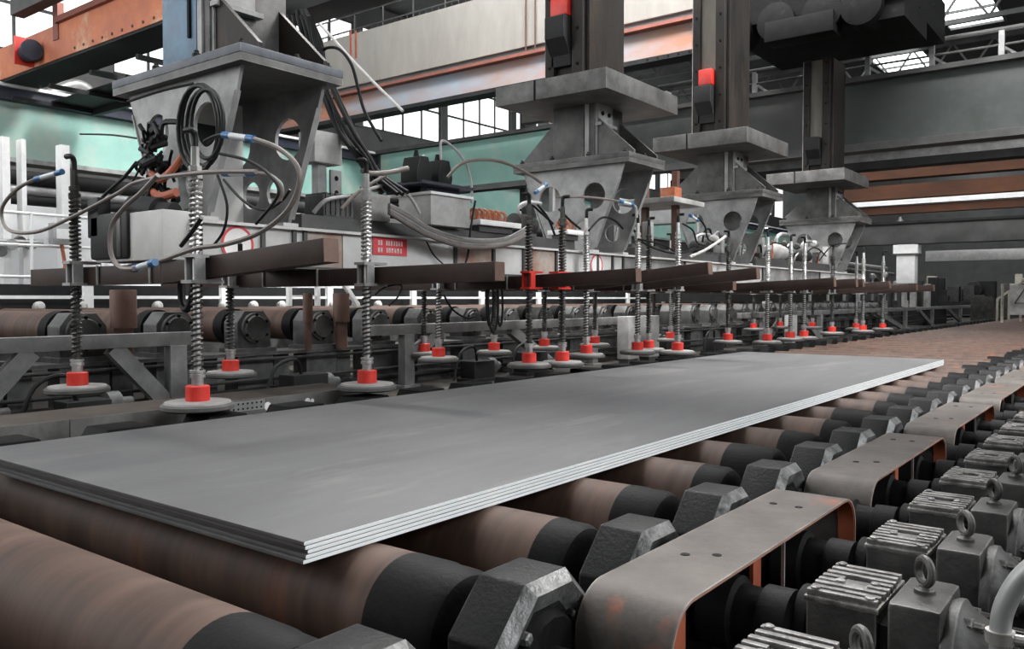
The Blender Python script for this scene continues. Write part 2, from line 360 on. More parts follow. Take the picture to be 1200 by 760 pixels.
# roof with long roof lights
rf = MB()
for a, b in ((-30.3, -13.6), (-10.6, -8.8), (-6.2, 16)): rf.mm((a, -9, 14.0), (b, 84, 14.2))
rf.mm((-8.8, 49, 14.0), (-6.2, 84, 14.2))
struct('ceiling', rf, M['roof'])
n = 0
for a, b in ((-13.6, -10.6), (-8.8, -6.2)):
    for k in range(8):
        y0 = -9 + k * 11.6; n += 1
        if a > -9 and k > 4: break
        fr = MB()
        for t in range(5): fr.mm((a, y0 + t * 2.85, 13.9), (b, y0 + .12 + t * 2.85, 14.1))
        for xx in (a, b - .1): fr.mm((xx, y0, 13.9), (xx + .1, y0 + 11.6, 14.1))
        o = struct('trim_%d' % (n + 2), fr, M['girder'])
        for t in range(4):
            MB().mm((a + .1, y0 + .12 + t * 2.85, 14.02), (b - .1, y0 + 2.85 + t * 2.85, 14.05)).build('pane', M['sky'], o, None, 0)
# roof trusses
tr0 = None
for k in range(9):
    y = 6 + k * 9.0
    m = MB()
    m.box((-7, y, 13.8), (46, .2, .22)); m.box((-7, y, 12.3), (46, .2, .22))
    for i in range(23):
        x = -30 + i * 2.0
        m.bar((x, y, 12.3), (x + 1.0, y, 13.8), .1, .1); m.bar((x + 1, y, 13.8), (x + 2.0, y, 12.3), .1, .1)
    o = m.build('roof_truss', M['girder'])
    tag(o, 'grey lattice roof truss, %s from the camera, spanning the hall' % nth(k + 1), 'truss', 'roof trusses')

# ------------------------------------------------------------------ plate stack
px0, px1, py0, py1 = -4.97, -2.215, 1.766, 12.28
shift = [(0, 0), (.0005, .005), (-.0005, .016), (.0008, .006), (0, -.004)]
words_p = ['topmost plate, whose whole grey top is seen', 'second plate from the top', 'middle plate, set back at the near corner',
           'second plate from the bottom', 'bottom plate, resting on the brown rollers']
TH = (PT - RT) / 5
for i in range(5):
    z1 = PT - i * TH; z0 = z1 - TH + .0012; dx, dy = shift[i]
    m = MB(); m.mm((px0, py0, z0), (px1, py1, z1), .0026)
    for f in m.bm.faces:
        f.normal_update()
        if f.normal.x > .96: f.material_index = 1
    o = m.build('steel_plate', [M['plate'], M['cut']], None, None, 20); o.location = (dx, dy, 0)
    tag(o, 'grey rolled steel sheet in the stack: ' + words_p[i], 'steel plate')

# ------------------------------------------------------------------ roller table
def barrel():
    m = MB(); m.lathe((-5.1, 0, 0), (1, 0, 0), [(0, .15), (.03, RR), (3.22, RR)], 44); return m
def end_band(xs=-2.03):
    L = -2.03 - xs
    m = MB(); m.lathe((xs, 0, 0), (1, 0, 0), [(0, RR + .0012), (.15 + L, RR + .0012), (.162 + L, RR - .003), (.255 + L, RR - .004), (.285 + L, .185), (.305 + L, .15), (.31 + L, .1), (.315 + L, .075), (.40 + L, .075)], 44); return m
HEXPTS = lambda r, ph=PI / 8: [(r * math.cos(ph + i * PI / 4), r * math.sin(ph + i * PI / 4)) for i in range(8)]
def roller(label, group=None, xs=-2.03):
    t = thing('table_roller', label, 'roller', (0, Y0, RZ), group)
    barrel().build('roller_barrel', M['roller'], t)
    end_band(xs).build('end_band', M['black'], t, 'blackened roller end')
    return t
def housing(label, group=None):
    t = thing('bearing_housing', label, 'bearing', (0, Y0, RZ), group)
    m = MB(); m.prism(HEXPTS(.272), 'x', -1.615, -1.438, .01)
    m.build('housing_body', M['housing'], t)
    m = MB(); A = HEXPTS(.272); B = HEXPTS(.236)
    va = [m.bm.verts.new((-1.441, p[0], p[1])) for p in A]; vb = [m.bm.verts.new((-1.405, p[0], p[1])) for p in B]; vc = [m.bm.verts.new((-1.441, p[0] * .7, p[1] * .7)) for p in B]
    for i in range(8):
        j = (i + 1) % 8
        m.bm.faces.new((va[i], va[j], vb[j], vb[i])); m.bm.faces.new((vb[i], vb[j], vc[j], vc[i]))
    m.build('chamfered_rim', M['worn'], t, 'worn chamfered rim with painted highlights')
    m = MB(); m.cyl((-1.44, 0, 0), (-1.41, 0, 0), .15, .13, 16); m.cyl((-1.41, 0, 0), (-.98, 0, 0), .045, n=12)
    m.build('shaft', M['black'], t)
    for s in (-1, 1):
        m = MB(); m.lathe((-1.445, s * .12, .10), (1, 0, 0), [(0, .022), (.03, .02), (.035, .012)], 6); m.build('bolt', M['worn'], t)
    m = MB(); m.mm((-1.64, -.17, -.78), (-1.45, .17, -.17)); m.build('pedestal', M['housing'], t)
    return t
def coupling(label, group=None):
    t = thing('shaft_coupling', label, 'coupling', (0, Y0, RZ), group)
    m = MB(); m.lathe((-1.36, 0, 0), (1, 0, 0), [(0, .07), (.01, .128), (.10, .128), (.11, .11), (.125, .11), (.135, .128), (.24, .128), (.25, .105), (.33, .1), (.335, .118), (.43, .118), (.44, .08)], 28)
    m.build('hub', M['black'], t)
    m = MB()
    for i in range(6):
        a = i * PI / 3; m.lathe((-1.13, .095 * math.cos(a), .095 * math.sin(a)), (1, 0, 0), [(0, .014), (.02, .013)], 6)
    m.build('coupling_bolts', M['housing'], t)['kind'] = 'stuff'
    return t
NR = 76
rv = {}; h0 = c0 = None
for k in range(-1, NR):
    y = Y0 + k * PITCH
    if k <= 15:
        lab = {-1: 'rusty roller end at the very front, cut by the lower left corner', 0: 'rusty brown roller in front of the plate stack, fully clear of it'}.get(
            k, 'rusty brown roller with blackened end, %s of those carrying the steel plates' % nth(max(k, 1)))
        g = None
    elif k <= 30:
        lab = 'rusty roller, %s of those beyond the far end of the plates' % nth(k - 15); g = 'rollers beyond the plates'
    else:
        lab = 'thin brown roller in the indistinct distant run of the roller table'; g = 'distant rollers'
    if k <= 30:
        hl = 'black eight-sided bearing block with worn glint-painted rim, %s from the lower edge' % nth(k + 2)
        hg = 'bearing blocks along the rollers'
    else:
        hl = 'black bearing block in the indistinct distant run of the roller table'; hg = 'distant bearing blocks'
    v = 0 if k in (-1, 0, 1) else (1, 2, 2, 1, 2, 0, 1, 2, 0, 2, 1)[k % 11]
    if v not in rv: rv[v] = roller(lab, g, (-2.03, -1.95, -1.89)[v]); rv[v].location.y = y
    else: dup(rv[v], (0, y, RZ), lab, g)
    if k >= 0:
        if h0 is None: h0 = housing(hl, hg); h0.location.y = y
        elif k < 50: dup(h0, (0, y, RZ), hl, hg)
    if 2 <= k < 40:
        cl = 'dark ribbed shaft coupling, %s from the lower edge, beside the bent covers' % nth(k - 1) if k <= 18 else 'dark shaft coupling in the distant part of the drive row'
        cg = 'couplings along the drive row' if k <= 18 else 'distant couplings'
        if c0 is None: c0 = coupling(cl, cg); c0.location.y = y
        else: dup(c0, (0, y, RZ), cl, cg)
# support ledges of the table
o = MB().mm((-1.75, -2, -1.95), (-.9, 60, -1.62)).build('bearing_bed', M['pit']); tag(o, 'dark steel bed under the row of black bearing blocks', 'machine bed')
o = MB().mm((-.89, -2, -1.9), (.9, 60, -1.36)).build('motor_bed', M['pit']); tag(o, 'dark steel bed under the row of gear motors', 'machine bed')
# left-hand bearing humps
lb0 = None
for k in range(-1, 60):
    y = Y0 + k * PITCH
    lab = 'low black bearing hump past the far edge of the plates, %s from the left' % nth(k + 2) if k <= 16 else 'low black bearing hump in the distant part of the far table edge'
    g = 'bearing humps along the far edge' if k <= 16 else 'distant bearing humps'
    if lb0 is None:
        m = MB(); m.prism([(-.24, -.7), (.24, -.7), (.24, .13), (.15, .27), (-.15, .27), (-.24, .13)], 'x', -5.42, -5.14, .012)
        lb0 = m.build('bearing_hump', M['black']); lb0.location = (0, y, RZ); tag(lb0, lab, 'bearing', g)
    else: dup(lb0, (0, y, RZ), lab, g)

# ------------------------------------------------------------------ bent guards over the couplings
def guard_profile(y0, y1, zt, r, t, zb0, zb1):
    def path(o):
        P = [(y0 + o, zb0)]
        for i in range(9):
            a = PI - i * PI / 16; P.append((y0 + r + (r - o) * math.cos(a), zt - r + (r - o) * math.sin(a)))
        for i in range(9):
            a = PI / 2 - i * PI / 16; P.append((y1 - r + (r - o) * math.cos(a), zt - r + (r - o) * math.sin(a)))
        P.append((y1 - o, zb1)); return P
    return path(0) + list(reversed(path(t)))
GX0, GX1, GZ = -1.395, -1.07, -.885
def guard(label, group):
    t = thing('bent_guard', label, 'guard', (0, 2.14, 0), group)
    m = MB(); prof = guard_profile(0, 1.84, GZ, .15, .009, -1.62, -1.45)
    m.prism(prof, 'x', GX0, GX1)
    for f in m.bm.faces:
        f.normal_update()
        if max(v.co.x for v in f.verts) - min(v.co.x for v in f.verts) < .001 and f.calc_center_median().x > GX1 - .01: f.material_index = 1
    m.build('cover_plate', [M['guard'], M['guardedge']], t)
    m = MB()                                                       # primer-red lining inside the bends
    m.prism(guard_profile(.010, 1.83, GZ - .010, .14, .004, -1.5, -1.3), 'x', GX1 - .075, GX1 - .004)
    m.build('lining', M['orange'], t, 'orange primed inside')
    for yy in (.17, .80):
        m = MB(); m.mm((GX1 - .09, yy, -1.5), (GX1 - .075, yy + .075, GZ - .012)); m.build('support_post', M['orange'], t, 'orange support post')
    m = MB(); m.mm((GX1 - .02, .93, -1.4), (GX1 - .008, .94, GZ - .012)); m.build('support_rod', M['galv'], t, 'thin bright rod')
    for (xx, yy) in ((-1.28, .52), (-1.19, .58), (-1.30, 1.42), (-1.19, 1.42)):
        m = MB(); m.lathe((xx, yy, GZ + .0005), (0, 0, 1), [(0, .017), (.0015, .016)], 12); m.build('bolt_hole', M['pit'], t)
    return t
g0 = None
for k in range(11):
    lab = 'brown-grey bent cover plate over the couplings, %s counted from the lower edge' % nth(k + 1)
    if g0 is None: g0 = guard(lab, 'bent covers along the drive row')
    else: dup(g0, (0, 2.14 + 2.09 * k, 0), lab, 'bent covers along the drive row')

# ------------------------------------------------------------------ gear motors
def motor(label, group):
    t = thing('gear_motor', label, 'motor', (0, Y0, 0), group)
    m = MB(); m.mm((-.87, -.135, -1.38), (-.655, .20, -.955), .012)
    m.build('gearbox', M['motor'], t)
    m = MB(); m.mm((-.875, -.14, -.957), (-.65, .205, -.94), .004)
    rnd = random.Random(4)
    for i in range(8):
        y = -.118 + i * .043; j = rnd.uniform(-.006, .006)
        if i in (3, 4):
            m.mm((-.872, y - .012, -.942), (-.80, y + .012, -.92), .004); m.mm((-.72, y - .012, -.942), (-.653, y + .012, -.919), .004)
            if i == 3: m.mm((-.80, y - .02, -.942), (-.72, y + .06, -.930), .004)
        else: m.mm((-.872 + abs(j), y - .012, -.942), (-.653 - abs(j), y + .012, -.919 + j * .3), .004)
    m.build('ribbed_lid', M['lid'], t, 'worn ribbed lid')
    for (xx, yy) in ((-.845, -.115), (-.68, -.115), (-.70, .03), (-.845, .18), (-.80, .0)):
        m = MB(); m.lathe((xx, yy, -.924), (0, 0, 1), [(0, .015), (.010, .015), (.014, .008)], 10); m.build('lid_bolt', M['lid'], t)
    m = MB(); m.mm((-.625, -.15, -1.38), (-.475, .165, -.905), .022)
    m.build('housing_block', M['motor'], t)
    m = MB(); m.mm((-.655, -.12, -1.35), (-.62, .15, -.99)); m.build('neck', M['black'], t)
    m = MB(); m.lathe((-.48, .01, -1.11), (1, 0, 0), [(0, .19), (.02, .2), (.035, .2), (.045, .185), (.07, .165), (.10, .15), (.14, .14)], 30); m.build('flange', M['motor'], t)
    for a in (.35, 1.2, 2.05, 2.9):
        m = MB(); m.lathe((-.44, .01 - .16 * math.cos(a), -1.11 + .16 * math.sin(a)), (1, 0, 0), [(0, .024), (.03, .024), (.032, .014), (.06, .013)], 6); m.build('flange_bolt', M['motor'], t)
    m = MB(); m.lathe((-.36, .01, -1.13), (1, 0, 0), [(0, .14), (.45, .14), (.5, .12)], 24)
    for i in range(20):
        a = i * PI / 10; m.box((-.12, .01 + .148 * math.cos(a), -1.13 + .148 * math.sin(a)), (.40, .03, .008), Matrix.Rotation(a, 3, 'X'))
    m.build('finned_barrel', M['motor'], t)
    m = MB(); m.lathe((-.40, -.12, -1.06), (1, -.3, 0), [(0, .05), (.05, .05), (.06, .035), (.14, .035)], 12); m.build('cable_gland', M['motor'], t)
    m = MB(); m.lathe((-.93, 0, -1.08), (1, 0, 0), [(0, .11), (.01, .125), (.05, .125), (.07, .11)], 24); m.build('input_flange', M['black'], t)
    m = MB(); m.torus((-.55, .0, -.838), (.75, .65, 0), .038, .0125, 26, 9); e = m.build('eyebolt', M['motor'], t)
    m = MB(); m.lathe((-.55, .0, -.907), (0, 0, 1), [(0, .032), (.015, .03), (.022, .018), (.03, .016)], 14); m.build('collar', M['motor'], e)
    m = MB(); m.mm((-.85, -.13, -1.40), (-.48, .2, -1.36)); m.build('foot_plate', M['pit'], t)
    return t
m0 = None
for k in range(1, 40):
    y = Y0 + k * PITCH + .06
    if k <= 16: lab = 'dark grey gear motor with ribbed lid and eyebolt, %s from the lower right' % nth(k); g = 'gear motors along the drive row'
    else: lab = 'dark gear motor in the distant part of the drive row'; g = 'distant gear motors'
    if m0 is None: m0 = motor(lab, g); m0.location.y = y
    else: dup(m0, (0, y, 0), lab, g)
t = thing('conduit', 'bent grey metal conduit with clamp at the right edge beside the motors', 'conduit')
P = spl([at(1172, 790, y=2.0), at(1172, 752, y=2.0), at(1174, 722, y=2.0), at(1183, 698, y=2.0), at(1198, 676, y=2.0), at(1222, 655, y=2.0)])
MB().tube(P, .021, 14).build('pipe', M['galv'], t)
a = at(1172, 752, y=2.0); b = at(1172, 738, y=2.0)
MB().cyl(a, b, .028, n=16).build('clamp_band', M['chrome'], t)
m = MB(); m.cyl(a + Vector((.02, 0, .012)), a + Vector((.065, 0, .014)), .011, n=10); m.build('clamp_screw', M['chrome'], t)
MB().cyl(at(1172, 790, y=2.0), at(1172, 752, y=2.0), .019, n=12).build('lower_end', M['spool'], t, 'rusty lower pipe end')

# ------------------------------------------------------------------ sill beside the table and trestles
t = thing('sill_block', 'long grey scuffed steel sill past the left edge of the plates', 'sill', (0, 0, 0))
MB().mm((-6.30, -2, -1.84), (-5.66, 5.25, -.80)).build('core', M['silltop'], t)
for a, b in ((-2, 1.2), (1.205, 2.6), (2.605, 3.5), (3.505, 5.25)):
    MB().mm((-5.66, a, -1.3), (-5.645, b, -.79), .003).build('face_panel', M['sill'], t)
m = MB(); m.mm((-5.645, 3.72, -.875), (-5.64, 4.12, -.80)); m.build('perforated_strip', M['truss'], t, 'pale strip with two rows of holes')
for zz in (-.818, -.857):
    for i in range(9):
        m = MB(); m.cyl((-5.6405, 3.75 + i * .042, zz), (-5.639, 3.75 + i * .042, zz), .009, n=8); m.build('hole', M['pit'], t)
for yy, rr in ((4.15, .035), (4.55, .03), (4.6, .02)):
    m = MB(); m.lathe((-5.645, yy, -.86), (1, 0, 0), [(0, rr), (.004, rr * .9)], 9); m.build('white_mark', M['signwhite'], t, 'white paint dab')

TX0, TX1 = -8.06, -7.94
def trestle(y0, y1, posts, braces, label):
    t = thing('steel_trestle', label, 'trestle', (0, 0, 0), 'grey trestles')
    m = MB(); m.mm((TX0, y0, -.475), (TX1, y1, -.34), .006); m.build('top_beam', M['truss'], t)
    for p in posts:
        m = MB(); m.mm((TX0 + .01, p - .09, -1.18), (TX1 + .02, p + .09, -.475), .005); m.build('post', M['truss'], t)
        m = MB(); m.mm((TX0 - .03, p - .15, -1.18), (TX1 + .07, p + .15, -1.15)); m.build('foot', M['truss'], t)
    for a, b, *zz in braces:
        m = MB(); m.bar((-8.0, a, -.47), (-8.0, b, zz[0] if zz else -1.12), .1, .16); m.build('brace', M['truss'], t)
    return t
trestle(-1.0, 5.0, [4.75, 1.6], [(4.1, 4.7), (3.35, 2.75)], 'grey welded trestle at the left, in front of the rusty rollers')
trestle(7.35, 14.1, [8.1, 12.8], [(8.75, 8.12, -.80), (10.4, 11.6)], 'grey welded trestle with a bare post, right of the first red cups')
trestle(19.5, 26.5, [21.0, 25.6], [(22.5, 21.2), (24.0, 25.4)], 'grey welded trestle behind the farthest suction cups')
trestle(27.0, 38.0, [30.0, 36.4], [(32.0, 35.8)], 'grey welded trestle with a wide diagonal, right of the farthest cups')
trestle(38.6, 52.0, [41.5, 48.4], [(38.8, 41.3), (45.0, 48.2)], 'grey welded trestle farthest away, below the white hopper')

# second roller table
def roller2(label, group=None):
    t = thing('bench_roller', label, 'roller', (0, 0, -.33), group)
    m = MB(); m.lathe((-12.6, 0, 0), (1, 0, 0), [(0, .2), (3.73, .2)], 30); m.build('roller_barrel', M['roller'], t)
    m = MB(); m.lathe((-8.88, 0, 0), (1, 0, 0), [(0, .212), (.17, .212), (.2, .12), (.3, .12)], 26); m.build('end_band', M['black'], t)
    return t
def block2(label, group=None):
    t = thing('flanged_bearing', label, 'bearing', (0, 0, -.33), group)
    m = MB(); m.prism([(-.23, -.24), (.23, -.24), (.23, .06), (.13, .19), (-.13, .19), (-.23, .06)], 'x', -8.62, -8.36, .012); m.build('block', M['block'], t)
    m = MB(); m.lathe((-8.36, 0, -.01), (1, 0, 0), [(0, .18), (.04, .18), (.045, .15), (.06, .14)], 26); f = m.build('round_flange', M['block'], t)
    for i in range(6):
        a = PI / 6 + i * PI / 3; m = MB(); m.lathe((-8.32, .155 * math.cos(a), -.01 + .155 * math.sin(a)), (1, 0, 0), [(0, .02), (.02, .018)], 6); m.build('bolt', M['black'], f)
    m = MB(); m.mm((-8.66, -.27, -.29), (-8.3, .27, -.24)); m.build('base', M['block'], t)
    m = MB(); m.mm((-8.6, -.24, -.84), (-8.34, .24, -.335)); m.mm((-8.6, .3, -.84), (-8.4, .52, -.335)); m.build('pedestal', M['block'], t)
    return t
rr0 = bb0 = None
for k in range(-2, 31):
    y = 4.0 + .985 * k
    if k <= 10: lr = 'rusty roller of the raised rear bench, %s counted from the left' % nth(k + 3); lbk = 'grey bearing with round bolted flange on the rear bench, %s from the left' % nth(k + 3); g1 = 'rear bench rollers'; g2 = 'rear bench bearings'
    else: lr = 'rusty roller in the distant part of the raised rear bench'; lbk = 'grey flanged bearing in the distant part of the rear bench'; g1 = 'distant bench rollers'; g2 = 'distant bench bearings'
    if rr0 is None:
        rr0 = roller2(lr, g1); rr0.location.y = y; bb0 = block2(lbk, g2); bb0.location.y = y
    else: dup(rr0, (0, y, -.33), lr, g1); dup(bb0, (0, y, -.33), lbk, g2)
m = MB(); m.mm((-8.75, -3, -.66), (-8.3, 35, -.621)); m.mm((-12.9, -3, -1.0), (-12.7, 35, -.3)); o = m.build('bench_rail', M['block']); tag(o, 'dark grey rail carrying the flanged bearings of the rear bench', 'rail')
# dark pipes and bars below the rear bench
for i, (zz, xx, rr) in enumerate(((-.70, -8.22, .018), (-.93, -8.2, .02), (-1.05, -8.24, .03))):
    m = MB(); m.tube([(xx, -2, zz), (xx, 48, zz)], rr, 8); o = m.build('service_pipe', M['darksteel'])
    tag(o, 'dark service pipe under the rear bench, %s of three from the top' % ['first', 'second', 'third'][i], 'pipe')
# upright rusty spools
for (px, pw, zt, dz, lab) in ((145, .125, .07, .12, 'brown rusty cylinder standing on a smaller stub, left of the tall near spring rod'),
                         (361, .06, .05, 0, 'short rusty stub standing behind the bearing blocks, left of a taller one'),
                         (400, .105, .05, .3, 'tall rusty brown cylinder standing on the bench near the second spring rod')):
    p = at(px, 390, x=-8.2)
    t = thing('rusty_spool', lab, 'spool', (-8.2, p.y, -.62))
    MB().cyl((0, 0, 0), (0, 0, .36), pw * .72, n=18).build('stub', M['spool'], t)
    MB().lathe((0, 0, .33), (0, 0, 1), [(0, pw), (.3 + zt, pw), (.31 + zt, pw * .95)], 22).build('sleeve', M['spool'], t)

# ------------------------------------------------------------------ lifter: long beam
LX = -6.45
t = thing('lifting_beam', 'long white riveted beam of the vacuum lifter, running away along the table', 'beam', (LX, 3.2, .3))
B = (LX, 3.2, .3)
def bp(m, name, mt, lab=None):
    o = m.build(name, mt, t, lab); o.location = (-B[0], -B[1], -B[2]); return o
segs = [(3.64, 4.9, 'beamwhite'), (4.9, 5.35, 'beamrust'), (5.35, 6.95, 'beamwhite'), (6.95, 7.6, 'beamrust'), (7.6, 8.2, 'beamwhite'), (8.2, 8.9, 'beamrust'), (8.9, 10.6, 'beamwhite'), (10.6, 12.6, 'hang'), (12.6, 16, 'beamwhite'), (16, 19.5, 'hang'), (19.5, 23, 'beamwhite')]
for a, b, mm_ in segs:
    m = MB(); m.mm((LX - .34, a + .006, .285), (LX + .34, b - .006, .61), .006); bp(m, 'web_panel', M[mm_], 'rust-stained panel' if mm_ == 'beamrust' else None)
for a in (4.45, 4.78, 4.9, 6.95, 7.62, 8.2, 8.9, 9.9, 10.3, 10.6, 12.6, 14.4, 16, 19.5):
    m = MB(); m.mm((LX - .36, a - .02, .285), (LX + .365, a + .02, .62)); bp(m, 'stiffener', M['beamdark'])
m = MB(); m.mm((LX - .36, 4.85, .63), (LX + .37, 9.3, .76)); m.mm((LX - .36, 11, .63), (LX + .37, 14.2, .76)); m.mm((LX - .36, 15.6, .63), (LX + .37, 20.2, .76)); bp(m, 'top_channel', M['beamdark'], 'dark top channel')
m = MB(); m.mm((LX - .38, 3.64, .61), (LX + .4, 23, .635)); bp(m, 'top_flange', M['beamwhite'])
m = MB(); m.mm((LX - .38, 3.64, .268), (LX + .38, 23, .29)); bp(m, 'bottom_flange', M['beamdark'])
# end box wrapped in black rubber
t2 = thing('end_box', 'white steel box wrapped in black rubber at the near end of the lifter', 'box', (-6.32, 3.36, .29))
m = MB(); m.mm((-.48, 0, 0), (.52, .25, .37), .012); m.build('shell', M['beamwhite'], t2)
m = MB(); m.mm((-.52, -.03, .02), (.06, .2, .385), .03); m.build('rubber_wrap', M['cable'], t2, 'black rubber wrap')
m = MB(); m.mm((-.08, -.04, .03), (-.02, .1, .378), .015); m.build('strap', M['springdk'], t2)
m = MB(); m.mm((-.55, -.03, .2), (-.38, .08, .52), .012); m.build('rubber_flap', M['cable'], t2)

# red notice and round prohibition signs on the beam
def sign_rect(y0, y1, z0, z1):
    x = LX + .352
    t = thing('notice_plate', 'red notice plate with two blurred lines of white lettering on white beam', 'sign', (x, (y0 + y1) / 2, (z0 + z1) / 2))
    hy, hz = (y1 - y0) / 2, (z1 - z0) / 2
    MB().mm((-.012, -hy, -hz), (0, hy, hz)).build('board', M['signred'], t, None, 0)
    m = MB(); rnd = random.Random(3)
    for zz in (hz * .42, -hz * .42):
        y = -hy * .72
        while y < hy * .7:
            wdt = rnd.uniform(.018, .034)
            for q in range(2):
                m.mm((.0, y + q * wdt * .6, zz - .024), (.0015, y + q * wdt * .6 + .007, zz + .024))
            m.mm((.0, y, zz + rnd.choice((-.02, 0, .018))), (.0015, y + wdt * .7, zz + rnd.choice((-.012, .006, .024))))
            y += wdt + (.012 if rnd.random() > .25 else .05)
    m.build('lettering', M['signwhite'], t, 'illegible white lettering', 0)
sign_rect(5.73, 6.2, .435, .605)
def sign_round(y, z, r, lab):
    x = LX + .352
    t = thing('prohibition_sign', lab, 'sign', (x, y, z))
    MB().lathe((-.012, 0, 0), (1, 0, 0), [(0, r), (.012, r)], 36).build('disc', M['signwhite'], t)
    MB().lathe((.0, 0, 0), (1, 0, 0), [(0, r), (.002, r), (.002, r * .86), (0, r * .86)], 40, False).build('red_ring', M['signred'], t, 'red ring')
    m = MB(); m.mm((0, .0, -r * .55), (.002, r * .3, r * .05)); m.lathe((0, r * .15, r * .18), (1, 0, 0), [(0, r * .12), (.002, r * .12)], 12); m.build('pictogram', M['black'], t, 'small black figure')
sign_round(4.2, .455, .155, 'round white sign with red ring on the beam under the blue mast')
sign_round(9.88, .455, .155, 'round white sign with red ring on the beam under the second mast')

# ------------------------------------------------------------------ lifting masts
def mast(yc, cyc, label, blue=False, column=True, tape=True, top=5.45):
    """base plate, hangers, neck; collar and column above"""
    t = thing('lifting_mast', label, 'mast', (LX, yc, .635), 'masts of the vacuum lifter')
    def bp(m, name, mt, lab=None, par=None):
        o = m.build(name, mt, par or t, lab)
        if par is None: o.location = (-LX, -yc, -.635)
        return o
    # two hanger plates with round cut-outs, joined by a web
    for s in (-1, 1):
        y = yc + s * .40
        zt, zb = 1.80, .64
        outer = [(LX - .83, zt), (LX - .8, zt - .08), (LX - .38, zb + .12), (LX - .34, zb), (LX + .34, zb), (LX + .40, zb + .14), (LX + .76, zt - .2), (LX + .83, zt)]
        outer = list(reversed(outer))
        m = MB(); m.holed(outer, [(LX - .37, 1.40, .18), (LX + .36, 1.40, .18), (LX - .18, .95, .125), (LX + .18, .95, .125)], 'y', y - .016, y + .016)
        bp(m, 'hanger_plate', M['hang'])
        for q in (-1, 1):
            m = MB(); m.bar((LX + q * .76, y, 1.62), (LX + q * .38, y, .70), .06, .012); bp(m, 'edge_strip', M['hang'])
        m = MB(); m.mm((LX - .36, y - .1, .636), (LX + .4, y + .06, .665)); bp(m, 'shoe', M['beamwhite'])
    m = MB(); m.mm((LX - .34, yc - .385, .64), (LX - .30, yc + .385, 1.78)); bp(m, 'web', M['beamwhite'])
    m = MB()
    m.mm((LX - .299, yc - .2, 1.05), (LX - .285, yc + .12, 1.55), .004); bp(m, 'hatch', M['darksteel'])
    m = MB(); m.mm((LX - .95, yc - .5, 1.80), (LX + .95, yc + .5, 1.86)); bp(m, 'lower_base_plate', M['mast'])
    m = MB(); m.mm((LX - .955, yc - .505, 1.862), (LX + .955, yc + .505, 1.93), .006); bp(m, 'base_plate', M['bluegrey' if blue else 'mast'])
    for xx, yy in ((.85, -.42), (.85, .1), (.85, .42), (.3, -.46), (-.3, -.46), (-.85, -.42)):
        m = MB(); m.lathe((LX + xx, yc + yy, 1.93), (0, 0, 1), [(0, .035), (.035, .035), (.04, .02), (.06, .02)], 6); bp(m, 'bolt', M['darksteel'])
    # neck with gussets
    nm = M['blue' if blue else 'mast']
    m = MB(); m.mm((LX - .33, yc - .36, 1.93), (LX + .33, yc + .4, 2.68), .01); bp(m, 'neck', M['mast'])
    m = MB(); m.mm((LX - .34, yc - .375, 1.93), (LX + .17, yc - .355, 2.68), .004); bp(m, 'front_sheet', nm)
    m = MB(); m.mm((LX + .19, yc - .38, 1.95), (LX + .25, yc - .36, 2.7)); m.mm((LX + .33, yc - .34, 1.95), (LX + .36, yc - .28, 2.68)); bp(m, 'guide_rail', M['hang'])
    m = MB(); m.mm((LX + .34, yc - .33, 2.42), (LX + .37, yc + .05, 2.66)); b = bp(m, 'side_bracket', M['hang'])
    for yy in (-.22, -.05):
        m = MB(); m.lathe((LX + .37, yc + yy, 2.54), (1, 0, 0), [(0, .03), (.02, .03)], 6); m.build('nut', M['black'], b)
    m = MB(); m.mm((LX + .34, yc - .36, 2.36), (LX + .42, yc + .1, 2.40)); bp(m, 'bracket_ledge', M['hang'])
    for s in ((1,) if blue else (-1, 1)):
        for yy in (-.3, .34):
            m = MB(); p = [(LX + s * .33, 1.93), (LX + s * .92, 1.93), (LX + s * .92, 1.98), (LX + s * .33, 2.5)]
            if s > 0: p = list(reversed(p))
            m.prism(p, 'y', yc + yy - .02, yc + yy + .02); bp(m, 'gusset', M['mastdark' if blue else 'mast'])
    if column:
        m = MB(); m.mm((LX - .88, cyc - 1.0, 2.66), (LX + .9, cyc + 1.0, 2.92), .008); bp(m, 'collar', M['mast'])
        m = MB(); m.mm((LX - .22, cyc - 1.012, 2.655), (LX - .2, cyc - .99, 2.925)); bp(m, 'collar_joint', M['black'])
        cx, hy = LX - .05, .5
        m = MB(); m.mm((cx - .3, yc - .42, 2.92), (cx + .34, yc + hy, top)); bp(m, 'column_core', M['mastdark'])
        m = MB(); m.mm((cx - .20, yc - .428, 3.25), (cx + .1, yc - .42, top)); bp(m, 'column_web', M['mastlite'])
        for a, b in ((cx - .34, cx - .2), (cx + .1, cx + .28)):
            m = MB(); m.mm((a, yc - .5, 2.92), (b, yc - .42, top), .005); fl = bp(m, 'flange_strip', M['mastdark'])
            for i in range(int((top - 3.2) / .48) + 1):
                m = MB(); m.lathe(((a + b) / 2, yc - .5, 3.2 + i * .48), (0, -1, 0), [(0, .025), (.015, .022)], 6); m.build('rivet', M['black'], fl)
        m = MB(); m.mm((cx - .37, yc - .46, 2.92), (cx - .335, yc - .30, top)); bp(m, 'edge_plate', M['hang'])
        # black hook bracket with red tape
        m = MB(); m.prism([(yc - .5, 3.2), (yc - .5, 3.35), (yc - .66, 3.55), (yc - .66, 3.85), (yc - .42, 3.85), (yc - .42, 3.2)], 'x', cx - .24, cx + .08, .01); bp(m, 'hook_bracket', M['darksteel'])
        if tape: m = MB(); m.mm((cx - .18, yc - .62, 3.86), (cx + .08, yc - .44, 4.15), .03); bp(m, 'red_tape', M['red'], 'red tape wrapped on bracket')
    else:
        m = MB(); m.mm((LX - .34, yc - .37, 2.68), (LX + .17, yc - .34, 5.0)); bp(m, 'upper_sheet', nm)
